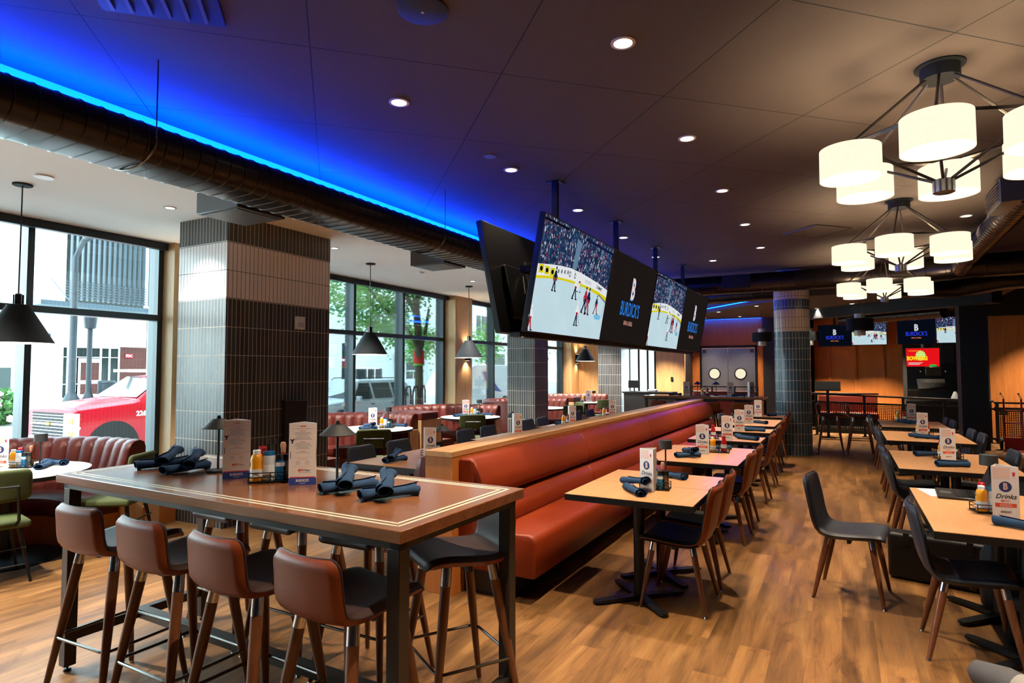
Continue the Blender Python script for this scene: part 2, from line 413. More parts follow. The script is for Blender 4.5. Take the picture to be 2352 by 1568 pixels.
for s in (-1, 1):
    x0, x1 = (-.775, -.008) if s < 0 else (.008, .775)
    lf = MB().box(x0, x1, 0, .045, .02, 2.3).build('door_leaf', M['ss'], d)
    cx = -.40 if s < 0 else .36
    r = MB(); ring = [(cx+.165*math.cos(2*PI*k/28), -.004, 1.52+.165*math.sin(2*PI*k/28)) for k in range(28)]
    r.tube(ring, .018, 6, closed=True); r.build('porthole_ring', M['steel_blk'], lf)
    g = MB(); g.poly([(cx+.155*math.cos(2*PI*k/28), -.006, 1.52+.155*math.sin(2*PI*k/28)) for k in range(28)]); g.build('porthole_glass', M['kitchen_glow'] if 'kitchen_glow' in M else emis('lit_kitchen_view', '#e8dfc0', .9), lf, fix=False)
    MB().box(x0+.03 if s < 0 else x1-.13, x0+.13 if s < 0 else x1-.03, -.006, 0, 2.16, 2.26).build('hinge_cover', M['grey_metal'], lf)
# stage side: wood wall with battens, black recess, right oak wall
o = MB(); o.box(-.72, 1.52, 19.9, 20.0, 0, 3.2)
for x in (-.35, .3, .98): o.box(x, x+.05, 19.87, 19.9, 0, 3.2)
struct(o.build('wall_stage_wood', M['orange_wood']))
sbox('wall_recess', M['blk_wall'], 1.52, 3.05, 19.9, 20.0, 0, ZC)
sbox('wall_stage_return', M['navy_wall'], -.8, -.72, 19.6, 20.0, 0, ZC)
sbox('wall_right_oak', M['oak_dark'], 3.05, 6.5, 18.0, 18.1, 0, 2.9)
sbox('wall_right_upper', M['blk_wall'], 3.05, 6.5, 18.0, 18.12, 2.9, ZC)
sbox('wall_right_return', M['blk_wall'], 2.97, 3.05, 18.0, 20.0, 0, ZC)
# lowered back ceiling with a slanting edge, and the dark beam
o = MB(); poly = [(-4.3, 18.3), (-3.21, 17.18), (-1.41, 15.02), (-.9, 14.3), (3.0, 14.3), (3.0, 20.2), (-4.3, 20.2)]
o.prism(poly, 'z', 3.2, ZC); struct(o.build('ceiling_back', M['ceiling']))
def beam(name, mat, p, q, w, z0, z1):
    p, q = Vector((*p,0)), Vector((*q,0)); d = (q-p); n = Vector((-d.y, d.x, 0)).normalized()*w
    return struct(MB().prism([(p.x,p.y),(q.x,q.y),((q+n).x,(q+n).y),((p+n).x,(p+n).y)], 'z', z0, z1).build(name, mat))
beam('trim_1', M['navy_wall'], (-.9, 17.6), (2.6, 14.9), .35, 2.95, ZC)
sbox('column_black', M['navy_wall'], 2.15, 2.6, 15.5, 16.0, 0, ZC)

# ------------------------------------------------------------------ tiled columns
def colbox(name, x0, x1, y0, y1, label):
    o = MB().box(x0, x1, y0, y1, 0, ZW).build(name, M['tile'], ang=30); o['kind'] = 'structure'; return o
colbox('column_front', -6.49, -5.68, 4.18, 5.65, '')
colbox('column_middle', -6.335, -5.68, 11.49, 12.15, '')
colbox('column_far', -6.4, -5.68, 17.2, 17.95, '')
RC = (-.86, 13.2)
o = MB().lathe([(0,0),(.325,0),(.325,ZC),(0,ZC)], 48).build('column_round', M['round_tile']); o.location = (*RC, 0); o['kind'] = 'structure'
# thermostat and switch plates
def plate(name, label, cat, x, y, z, w, h, mat, d=.03):
    t = thing(name, label, cat, (x, y, z))
    MB().box(0, d, -w/2, w/2, -h/2, h/2).build('housing', mat, t, bevel=.006)
    MB().box(d, d+.004, -w*.36, w*.36, -h*.35, h*.02).build('lens', M['salt'], t)
    return t
plate('alarm_strobe', 'white wall alarm strobe high on the big square tiled column', 'alarm', -5.678, 5.15, 2.2, .12, .15, M['white_p'], .05)
pt = thing('wall_cabinet', 'flat brown metal service box low on the big square tiled column', 'service box', (-5.678, 5.09, 1.12))
MB().box(0, .06, -.16, .16, -.34, .16).build('box', M['frame_dk'], pt, bevel=.004); MB().box(-.0, .075, -.18, .18, .16, .175).build('lid', M['gun'], pt, bevel=.003)
plate('socket_plate', 'small black switch plate on the pale oak end wall', 'switch', -4.56, 18.48, 1.37, .01, .12, M['blk_p'], .07)

# ------------------------------------------------------------------ lights in the ceiling
def downlight(label, x, y, z=ZC, power=60, r=.062, warm=True, beam=1.4, name='recessed_downlight', lit=True):
    t = thing(name, label, 'ceiling light', (x, y, z), group='recessed ceiling downlights')
    t2 = MB().lathe([(r*.86,-.001),(r*1.18,-.001),(r*1.18,-.007),(r*.9,-.008),(r*.86,-.001)], 24); t2.build('trim_ring', M['can_rim'], t)
    g = MB(); g.poly([(r*.86*math.cos(2*PI*k/24), r*.86*math.sin(2*PI*k/24), -.003) for k in range(24)][::-1]); g.build('lens', M['can'] if warm else M['can_cool'], t, fix=False)
    if lit:
        l = bpy.data.lights.new('downlight', 'SPOT'); l.energy = power*5.2; l.spot_size = beam; l.spot_blend = .7; l.shadow_soft_size = .03
        l.color = (1, .80, .58) if warm else (1, .95, .88)
        lo = bpy.data.objects.new('downlight_beam', l); COL.objects.link(lo); lo.location = (0,0,-.03); lo.parent = t
    return t
k = .975
orow = ['nearest', 'second', 'third', 'fourth', 'fifth', 'sixth']
for n, y in enumerate((3.42, 5.12, 6.82, 8.57, 10.33)):
    downlight('round ceiling downlight, %s of the row above the aisle beside the screens' % orow[n], -1.1, y)
    downlight('round ceiling downlight, %s of the row above the window side of the screens' % orow[n], -2.78, y, power=35)
downlight('round ceiling downlight at the far end between the two rows', -1.98, 11.16)
downlight('lone round ceiling downlight to the right beside the middle chandelier', 1.42, 9.43)
for x, y in ((-1.1, 1.72), (.7, 2.2), (1.5, 4.1), (1.5, 5.9), (1.5, 2.3), (-.2, .2), (2.6, 7.8), (2.9, 10.6)):  # unseen lamps added to light the near floor and right-hand tables
    downlight('added round ceiling downlight out of the picture near %.1f, %.1f' % (x, y), x, y, power=60)
for n, (x, y) in enumerate(((-1.81, 15.9), (-2.9, 17.06), (-.53, 17.3), (.235, 16.46))):
    downlight('small downlight in the low back ceiling, ' + ('left of the round column by the blue strips', 'furthest left near the kitchen doors', 'just right of the round column', 'second right of the round column')[n], x, y, 3.2, 55, .055)
for n, (x, y) in enumerate(((-6.0, 3.75), (-6.03, 6.08), (-6.03, 9.6), (-6.03, 13.2), (-6.3, 16.2))):
    downlight('downlight in the white ceiling ' + ('left of the big square column', 'just past the big square column', 'between the window pendants', 'past the middle square column', 'by the far square column')[n], x, y, ZW, 26 if n == 0 else 130, .05, False, 1.6)
t = thing('ceiling_speaker', 'large round dark speaker in the ceiling at the top of the picture', 'speaker', (-1.94, 2.58, ZC))
MB().lathe([(.135,0),(.135,-.012),(.12,-.016),(0,-.018)], 36).build('grille', plain('blue_black_grille', '#1c2236', .6), t); MB().lathe([(.01,-.017),(.009,-.022),(0,-.022)], 10).build('badge', M['chrome'], t)
t = thing('sprinkler_cover', 'small pale round sprinkler cover in the dark ceiling beside a downlight', 'sprinkler', (-2.77, 4.7, ZC)); MB().lathe([(.055,0),(.055,-.006),(0,-.008)], 24).build('cover_plate', M['grey_metal'], t)
t = thing('sprinkler_cover', 'white round sprinkler cover in the white ceiling at far left', 'sprinkler', (-5.975, 2.62, ZW)); MB().lathe([(.07,0),(.07,-.012),(0,-.014)], 24).build('cover_plate', M['white_p'], t)
t = thing('smoke_detector', 'small white smoke detector on the white ceiling above the window booths', 'smoke detector', (-6.25, 8.3, ZW)); MB().lathe([(.06,0),(.06,-.02),(.03,-.035),(0,-.035)], 24).build('housing', M['white_p'], t)
t = thing('air_diffuser', 'black square air grille in the dark ceiling at the top left edge', 'air vent', (-3.0, 1.75, ZC), math.radians(-44.6))
d = MB(); d.box(-.3, .3, -.3, .3, -.02, -.001); d.build('frame', M['steel_blk'], t)
for i in range(6): MB().box(-.26, .26, -.25+i*.09, -.23+i*.09, -.035, -.018).build('louver', M['grey_metal'], t)
t = thing('ceiling_hatch', 'flat square access panel in the dark ceiling beside the middle chandelier', 'access panel', (-.27, 9.45, ZC), math.radians(-44.6))
MB().box(-.29, .29, -.29, .29, -.012, -.001).build('panel', M['ceiling'], t); MB().tube([(-.3,-.3,-.008),(.3,-.3,-.008),(.3,.3,-.008),(-.3,.3,-.008)], .008, 4, closed=True).build('rim', M['frame_dk'], t)

# added for brightness: out-of-frame window-side lamps, wall washers; then pier sconces
for x, y in ((-6.0, 1.4), (-5.2, 1.4), (-5.2, -.6), (-6.6, -.6)):
    downlight('added white ceiling downlight out of the picture near %.1f, %.1f' % (x, y), x, y, ZW, 100, .05, False, 1.6)
for n, (x, y, z, pw) in enumerate(((-.2, 18.5, 3.2, 260), (.8, 18.5, 3.2, 260), (1.9, 18.3, 3.2, 60), (-3.6, 18.8, 3.2, 60), (-2.6, 18.8, 3.2, 60), (-6.9, 17.2, ZW, 170), (-4.7, 17.4, ZW, 260), (4.0, 16.9, ZC, 200))):  # back-wall lamps, all added to brighten the wood
    downlight(('added wall-washer downlight before the orange wood wall, left', 'added wall-washer downlight before the orange wood wall, right', 'added downlight over the recess with the red adverts', 'added downlight left before the kitchen doors', 'added downlight right before the kitchen doors', 'added downlight before the pale oak end wall, left', 'added downlight before the pale oak end wall, right', 'added downlight before the right oak wall')[n], x, y, z, pw, .05)
for n, (x, y) in enumerate(((-7.54, 11.72), (-7.54, 18.25), (-7.59, 5.2))):
    t = thing('wall_sconce', 'small dark up-and-down sconce on the ' + ('oak pier between the second and third windows', 'far oak pier, added light', 'front oak pier behind the big square column, added light')[n], 'wall lamp', (x, y, 2.0))  # the far and front sconces are added to light the ceiling
    m = MB(); m.box(.0, .09, -.05, .05, -.14, .14); m.build('housing', M['lamp_blk'], t, bevel=.006)
    for s in (-1, 1):
        MB().box(.015, .075, -.035, .035, min(s*.141, s*.145), max(s*.141, s*.145)).build('lens', M['bulb'], t)
        l = bpy.data.lights.new('sconce', 'SPOT'); l.energy = 22; l.spot_size = 2.0; l.spot_blend = .9; l.color = (1,.78,.5); l.shadow_soft_size = .03
        lo = bpy.data.objects.new('sconce_beam', l); COL.objects.link(lo); lo.parent = t; lo.location = (.05, 0, s*.16); lo.rotation_euler = (0 if s < 0 else PI, 0, 0)

# blue LED coves
def led_strip(name, label, p, q, dirv, power, w=.05):
    p, q = Vector(p), Vector(q); t = thing(name, label, 'LED strip', tuple((p+q)/2)); d = (q-p)/2
    nrm = Vector(dirv).normalized(); s = d.cross(nrm).normalized()*.011
    m = MB(); m.poly([-d-s+nrm*.004, d-s+nrm*.004, d+s+nrm*.004, -d+s+nrm*.004]); m.build('tape', M['led'], t, fix=False)
    ch = MB(); ch.tube([-d-nrm*.006, d-nrm*.006], .009, 4); ch.build('channel', M['grey_metal'], t)
    l = bpy.data.lights.new('led', 'AREA'); l.shape = 'RECTANGLE'; l.size = d.length*2; l.size_y = w; l.energy = power; l.color = (.0, .035, 1)
    lo = bpy.data.objects.new('led_light', l); COL.objects.link(lo); lo.parent = t; lo.location = nrm*.012
    z = -nrm; x = d.normalized(); y = z.cross(x); lo.rotation_euler = Matrix((x, y, z)).transposed().to_euler()
    return t
led_strip('led_strip', 'blue LED strip along the cove above the long dark duct', (-4.45, -3.2, ZW+.05), (-4.45, 18.2, ZW+.05), (.12, 0, 1), 1300)
led_strip('led_strip', 'upper blue LED line under the slanting edge of the back ceiling', (-4.0, 17.9, 3.5), (-1.0, 14.5, 3.5), (-.4, -.6, -.6), 28)
led_strip('led_strip', 'lower blue LED line under the slanting edge of the back ceiling', (-3.9, 17.9, 3.3), (-1.3, 14.9, 3.3), (-.5, -.5, .1), 12)
led_strip('led_strip', 'blue LED strip washing the top of the kitchen wall', (-4.1, KY-.12, 3.19), (-2.1, KY-.12, 3.19), (0, .5, -1), 10)

# ------------------------------------------------------------------ ducts
def duct_path(name, label, pts, rx, rz, n=28, seams=.3, mat='duct', boxes=()):
    """flat-oval or round sheet-metal duct with raised seams"""
    t = thing(name, label, 'duct', pts[0]); o0 = Vector(pts[0]); P = [Vector(p)-o0 for p in pts]
    def ring(c, d, e=0.0):
        d = d.normalized(); sx = Vector((d.y, -d.x, 0)).normalized(); up = sx.cross(d)
        out = []
        for k in range(n):
            a = 2*PI*k/n; ca, sa = math.cos(a), math.sin(a)
            ox = (rx-rz)*(1 if ca > 0 else -1) if rx > rz else 0
            out.append(c + sx*(ox + (rz+e)*ca) + up*((rz+e)*sa))
        return out
    m = MB(); rings = []
    for j, (a, b) in enumerate(zip(P[:-1], P[1:])):
        L = (b-a).length; d = (b-a).normalized(); dd = d if j == 0 else d + (P[j]-P[j-1]).normalized()
        rings.append(ring(a, dd))
        for i in range(max(0, int(L/seams - .3))):
            c = a + d*(seams*(i+.6))
            for q, e in ((-.007, 0), (-.002, .005), (.002, .005), (.007, 0)): rings.append(ring(c + d*q, d, e))
    rings.append(ring(P[-1], P[-1]-P[-2]))
    R = [[m.P(p) for p in r] for r in rings]
    for A, B in zip(R[:-1], R[1:]):
        for k in range(n): m.F((A[k], A[(k+1)%n], B[(k+1)%n], B[k]))
    m.F(R[0]); m.F(R[-1])
    m.build('duct_shell', M[mat], t, ang=42)
    return t
D1 = duct_path('air_duct', 'long dark oval duct running along the windows under the blue cove', [(-3.945, -.2, 3.06), (-3.945, 13.2, 3.06)], .245, .13, seams=.115)
for y in (2.2, 5.3, 8.4, 11.5):
    s = MB(); a = [(-.27*math.cos(a_)*1.0, 0, .145*math.sin(a_)) for a_ in [PI*k/10 for k in range(-10, 1)]]
    s.tube([(p[0]*1.0, y+.2, p[2]) for p in a], .008, 6); s.tube([(.27, y+.2, 0), (.27, y+.2, .5)], .004, 5); s.tube([(-.27, y+.2, 0), (-.27, y+.2, .24)], .004, 5); s.build('hanger', M['gun'], D1)
for y0, nm in ((3.15, 'beside the big square column'), (6.0, 'halfway along, behind the screens')):
    t = thing('air_outlet', 'square grey outlet box under the long duct, ' + nm, 'air vent', (-4.35, y0, 2.93))
    MB().box(-.33, .18, 0, .47, 0, .18).build('box', M['grey_metal'], t, bevel=.004)
    g = MB(); g.box(-.3, .14, .03, .44, -.006, 0); g.build('faceplate', M['grey_metal'], t)
D2 = duct_path('air_duct', 'big round dark duct crossing the room in front of the round column', [(-3.3, 12.66, 3.33), (1.2, 12.66, 3.33), (1.9, 12.3, 3.33), (6.3, 11.9, 3.3)], .19, .19, seams=.3)
t = thing('air_outlet', 'black grilled outlet on the crossing duct left of the round column', 'air vent', (-1.78, 12.42, 3.36))
MB().box(-.26, .26, 0, .1, -.13, .12).build('frame', M['duct'], t, bevel=.004)
g = MB(); 
for i in range(14): g.box(-.22+i*.033, -.214+i*.033, -.006, 0, -.1, .09)
for i in range(7): g.box(-.22, .22, -.006, 0, -.1+i*.03, -.095+i*.03)
g.build('grille', M['steel_blk'], t)
duct_path('air_duct', 'round bronze branch duct coming forward at the right edge', [(1.75, 12.5, 3.3), (1.72, 11.6, 3.36), (1.62, 7.4, 3.36)], .14, .14, seams=.12)
duct_path('air_duct', 'dark duct behind the crossing duct, left of the round column', [(-4.0, 14.7, 3.3), (-1.15, 14.1, 3.3)], .16, .16, seams=.25)
duct_path('air_duct', 'second bronze duct stepping down behind the chandeliers at right', [(.9, 13.7, 3.2), (1.9, 13.95, 3.14), (2.6, 13.8, 3.25), (6.3, 13.6, 3.25)], .17, .17, seams=.25)
duct_path('air_duct', 'bronze duct above the far screens at right', [(.0, 18.9, 2.98), (2.1, 17.2, 2.98)], .14, .14, seams=.25)
t = thing('air_outlet', 'large rectangular outlet with slats at the right edge of the ceiling', 'air vent', (1.75, 7.7, 3.25), math.radians(0))
MB().box(-.37, .5, -.35, .3, 0, .24).build('box', M['grey_metal'], t, bevel=.004)
for i in range(7): MB().box(-.39, -.37, -.3, .25, .02+i*.03, .035+i*.03).build('louver', M['chrome'], t)

# ------------------------------------------------------------------ window pendants
def pendant_proto():
    t = thing('pendant_lamp', '', 'pendant lamp', group='black cone pendants over the window tables')
    MB().lathe([(0,0),(.075,0),(.075,-.012),(.07,-.016),(0,-.016)], 28).build('canopy', M['lamp_blk'], t)
    MB().cyl((0,0,-.015), (0,0,-1.0), .006, n=8).build('cord', M['blk_p'], t)
    n = MB(); n.lathe([(0,-.98),(.02,-.98),(.03,-.99),(.03,-1.075)], 16)
    for k in range(6):
        a = 2*PI*k/6; n.cyl((.034*math.cos(a),.034*math.sin(a),-.99), (.034*math.cos(a),.034*math.sin(a),-1.09), .006, n=6)
    n.build('neck', M['gun'], t)
    s = MB(); s.lathe([(.045,-1.075),(.085,-1.08),(.088,-1.095),(.27,-1.41),(.272,-1.418)], 40, m=0)
    s.lathe([(.268,-1.418),(.265,-1.41),(.083,-1.1),(.0,-1.1)], 40, m=1); s.build('lamp_shade', [M['lamp_blk'], M['lamp_in']], t)
    b = MB(); b.lathe([(0,-1.16),(.025,-1.165),(.035,-1.2),(.025,-1.235),(0,-1.24)], 14); b.build('bulb', M['bulb'], t)
    l = bpy.data.lights.new('pendant', 'POINT'); l.energy = 45; l.color = (1,.92,.82); l.shadow_soft_size = .04
    lo = bpy.data.objects.new('pendant_glow', l); COL.objects.link(lo); lo.location = (0,0,-1.27); lo.parent = t
    return t
pp = pendant_proto()
for (x, y), w in zip(((-6.395, 2.643), (-6.43, 7.25), (-6.47, 10.16), (-6.4, 13.1), (-6.25, 15.8)), ('nearest, cut by the left edge', 'just past the big square column', 'in front of the oak pier', 'half hidden by the middle square column', 'smallest, before the pale oak end wall')):
    place(pp, 'black cone pendant lamp, ' + w, (x, y, ZW))

# ------------------------------------------------------------------ chandeliers
def chandelier_proto():
    t = thing('chandelier', '', 'chandelier', group='six-shade chandeliers')
    MB().lathe([(0,0),(.14,0),(.14,-.01),(.11,-.012),(.11,-.09),(0,-.09)], 32).build('canopy', M['lamp_blk'], t)
    R = .55; zr = -.48; H = -.78; a0 = math.radians(-100)
    V = [Vector((R*math.cos(a0+k*PI/3), R*math.sin(a0+k*PI/3), zr)) for k in range(6)]
    MB().tube(V, .014, 4, closed=True).build('ring_frame', M['frame_dk'], t)
    for v in V:
        d = Vector((v.x, v.y, 0)).normalized()
        MB().cyl(d*.085 + Vector((0,0,-.085)), v, .009, n=6).build('upper_rod', M['frame_dk'], t)
        MB().cyl(v, d*.035 + Vector((0,0,H+.03)), .009, n=6).build('lower_rod', M['frame_dk'], t)
    MB().lathe([(0,H+.04),(.06,H+.04),(.06,H-.04),(.05,H-.045),(0,H-.045)], 24).build('hub', M['gun'], t)
    for v in V:
        c = (v.x, v.y, 0); r = .178
        s = MB(); s.lathe([(r,-.51),(r+.001,-.51),(r+.002,-.71),(r,-.71),(r,-.51)], 40, c=c)
        sh = s.build('lamp_shade', M['shade'], t)
        st = MB(); st.cyl((v.x, v.y, zr), (v.x, v.y, -.56), .012, n=8); st.build('stem', M['frame_dk'], sh)
        df = MB(); df.poly([(v.x + (r-.004)*math.cos(2*PI*k/36), v.y + (r-.004)*math.sin(2*PI*k/36), -.705) for k in range(36)][::-1]); df.build('diffuser', M['bulb'], sh, fix=False)
        l = bpy.data.lights.new('shade', 'POINT'); l.energy = 17; l.color = (1,.72,.44); l.shadow_soft_size = .03
        lo = bpy.data.objects.new('shade_glow', l); COL.objects.link(lo); lo.location = (v.x, v.y, -.6); lo.parent = t
    return t
cp = chandelier_proto()
for (x, y), w in zip(((.592, 4.66), (.615, 8.22), (.64, 11.75)), ('nearest and largest, at the upper right', 'middle one of the three', 'furthest and smallest, over the far tables')):
    place(cp, 'chandelier with six glowing white drum shades, ' + w, (x, y, ZC))
# cylinder pendants in the back
for (x, y, z), w in zip(((-1.85, 17.3, 2.5), (-.74, 17.6, 2.5), (.33, 14.2, 2.55)), ('left of the round column', 'half hidden behind the round column', 'in front of the far screens')):
    t = thing('pendant_lamp', 'black drum pendant with glass core, ' + w, 'pendant lamp', (x, y, z))
    MB().lathe([(.24,.12),(.245,.12),(.245,-.12),(.24,-.12),(.24,.12)], 32).build('drum', M['lamp_blk'], t)
    MB().lathe([(.1,.22),(.1,-.22),(.095,-.22),(.095,.22),(.1,.22)], 24).build('glass_core', M['salt'], t)
    for k in range(4):
        a = PI*k/2+.4; MB().cyl((.05*math.cos(a), .05*math.sin(a), -.2), (.05*math.cos(a), .05*math.sin(a), .2), .012, n=8).build('tube_bulb', emis('amber_tube', '#ffc070', 1.6) if k == 0 and 'amb' not in M else M['amb'], t)
        if 'amb' not in M: M['amb'] = bpy.data.materials['amber_tube']
    MB().cyl((0,0,.2), (0,0,3.2-z), .006, n=6).build('cord', M['blk_p'], t)
    MB().box(-.24, .24, -.006, .006, -.01, .01).build('spoke', M['lamp_blk'], t)
# ------------------------------------------------------------------ moulded chairs and stools
def shell(prof, wid, th, rc, bow, m_in, m_out, parent, nt=17, names=('seat_shell', 'back_shell'), piping=None, split=0.0):
    """one continuous moulded seat-and-back: profile in (y, z), width along it, wrapped edges"""
    # resample the profile by length
    P = [Vector((0, y, z)) for y, z in prof]
    def cr(p0,p1,p2,p3,t): return .5*((2*p1)+(p2-p0)*t+(2*p0-5*p1+4*p2-p3)*t*t+(3*p1-p0-3*p2+p3)*t**3)
    D = []
    for i in range(len(P)-1):
        p0 = P[max(i-1,0)]; p3 = P[min(i+2,len(P)-1)]
        for k in range(5): D.append(cr(p0, P[i], P[i+1], p3, k/5))
    D.append(P[-1]); acc = [0]
    for a, b in zip(D[:-1], D[1:]): acc.append(acc[-1]+(b-a).length)
    L = acc[-1]
    ss = [0, .004, .012, .025, .04, .06] ; k = 0
    mid = [.06 + (L-.12)*i/16 for i in range(1, 16)]
    S = ss + mid + [L-x for x in ss[::-1]]
    def at(s):
        for i in range(len(acc)-1):
            if acc[i+1] >= s: f = (s-acc[i])/(acc[i+1]-acc[i]+1e-9); return D[i].lerp(D[i+1], f)
        return D[-1]
    inn, outr, edge = [], [], []
    for s in S:
        p = at(s); d = (at(min(L, s+.01)) - at(max(0, s-.01))).normalized(); nrm = Vector((0, -d.z, d.y))
        if nrm.z < 0 and abs(d.y) > .5: nrm = -nrm
        f = s/L; w = 0
        for (f0, w0), (f1, w1) in zip(wid[:-1], wid[1:]):
            if f0 <= f <= f1: q = (f-f0)/(f1-f0); q = q*q*(3-2*q); w = w0 + (w1-w0)*q
        e = min(s, L-s)
        if e < rc: w -= rc*(1-math.sqrt(max(0, 1-(1-e/rc)**2)))*.9
        bb = bow[0] + (bow[1]-bow[0])*max(0, min(1, (f-.45)/.3))
        es = min(1, math.sqrt(max(0, e/.02)))
        # the normal pointing to the sitter: up on the seat, forward on the back
        ns = Vector((0, -d.z, d.y)) if d.y > 0 else Vector((0, d.z, -d.y))
        ri, ro = [], []
        for j in range(nt):
            t = -1 + 2*j/(nt-1); t = math.copysign(abs(t)**.85, t)
            x = w*t; c = p + ns*(bb*t*t)
            et = min(1, math.sqrt(max(0, (1-abs(t))*w/.018))) * es
            ri.append(Vector((x, c.y, c.z)) + ns*(th*.5*et)); ro.append(Vector((x, c.y, c.z)) - ns*(th*.5*et))
        inn.append(ri); outr.append(ro)
        edge.append((ri[0], ri[-1]))
    a = MB(); a.grid(inn); ia = a.build(names[0], m_in, parent, ang=75, fix=False)
    b = MB(); cut = int(len(outr)*split); ib_ = b.grid(outr[:cut+1], m=1, flip=True)
    b.grid(outr[cut:], flip=True); ib = b.build(names[1], [m_out, m_in], parent, ang=75, fix=False)
    if piping:
        loop = [e[0] for e in edge] + [Vector(p) for p in inn[-1][2:-2:3]] + [e[1] for e in edge[::-1]] + [Vector(p) for p in inn[0][-3:2:-3]]
        c = MB(); c.tube(loop, .0035, 5, closed=True); c.build('piping', piping, ib)
    return ia, ib
def legs(parent, tops, feet, r0, r1, ferr=.055, detail=True, ferr_m='chrome'):
    for a, b in zip(tops, feet):
        a, b = Vector(a), Vector(b); d = (b-a); L = d.length; d.normalize()
        m = MB(); m.lathe([(0,0),(r0*.92,0),(r0,-L*.1),(r0*.97,-L*.35),(r1*1.05,-L*.96),(r1,-L+.012),(0,-L+.012)], 14)
        q = Vector((0,0,-1)).rotation_difference(d).to_matrix().to_4x4(); q.translation = a
        for i, v in enumerate(m.v): m.v[i] = q @ v
        lg = m.build('leg', M['walnut'], parent)
        if detail:
            f = MB(); f.cyl(a - d*.004, a + d*ferr, r0*.98, r0*1.03, n=14); f.build('ferrule', M[ferr_m], lg)
            g = MB(); g.cyl(b - d*.012, b - Vector((0,0,.0)), r1*.9, r1*1.15, n=10); g.build('glide', M['chrome'], lg)
CH_PROF = [(.215,.443),(.2,.46),(.13,.462),(.03,.452),(-.07,.444),(-.145,.45),(-.195,.478),(-.228,.545),(-.25,.64),(-.27,.74),(-.292,.845)]
CH_W = [(0,.22),(.2,.232),(.45,.222),(.6,.215),(.8,.22),(1,.205)]
def chair_proto(m_in, m_out, detail=True, arm=False, pip=None):
    t = thing('dining_chair', '', 'chair')
    shell(CH_PROF, CH_W, .044, .055, (.012, .026), M[m_in], M[m_out], t, piping=M[pip] if pip else None, split=.5)
    legs(t, [(-.15,.14,.436),(.15,.14,.436),(-.15,-.13,.43),(.15,-.13,.43)], [(-.225,.215,0),(.225,.215,0),(-.225,-.225,0),(.225,-.225,0)], .0215, .0115, detail=detail)
    u = MB(); u.box(-.15,.15,-.012,.012,.40,.425); u.box(-.012,.012,-.14,.14,.40,.425); u.build('under_frame', M['steel_blk'], t)
    return t
def stool_proto(m_in, m_out, detail=True):
    t = thing('bar_stool', '', 'bar stool')
    prof = [(.215,.738),(.2,.758),(.13,.765),(.03,.755),(-.07,.745),(-.15,.746),(-.195,.765),(-.214,.81),(-.222,.89),(-.232,.975)]
    shell(prof, [(0,.195),(.25,.208),(.5,.202),(.65,.188),(1,.18)], .046, .05, (.014,.022), M[m_in], M[m_out], t, piping=M['dark_l'])
    T = [(-.14,.12,.735),(.14,.12,.735),(-.14,-.11,.73),(.14,-.11,.73)]; B = [(-.235,.22,0),(.235,.22,0),(-.235,-.225,0),(.235,-.225,0)]
    legs(t, T, B, .024, .013, ferr=.075, detail=detail)
    z = .3; pts = []
    def lp(i): a, b = Vector(T[i]), Vector(B[i]); return a + (b-a)*((a.z-z)/(a.z-b.z))
    c = [lp(0), lp(1), lp(3), lp(2)]; cen = sum(c, Vector())/4
    c = [p + (p-cen).normalized()*.02 for p in c]
    for i in range(4):
        p, a, b = c[i], c[i-1], c[(i+1)%4]
        da = (a-p).normalized()*.045; db = (b-p).normalized()*.045
        for q in (0, .25, .5, .75, 1): pts.append((p+da)*(1-q)**2 + p*2*q*(1-q) + (p+db)*q*q)
    r = MB(); r.tube(pts, .0075, 8, closed=True); r.build('footrest_ring', M['gun'], t)
    u = MB(); u.box(-.14,.14,-.012,.012,.70,.722); u.box(-.012,.012,-.12,.12,.70,.722); u.build('under_frame', M['steel_blk'], t)
    return t

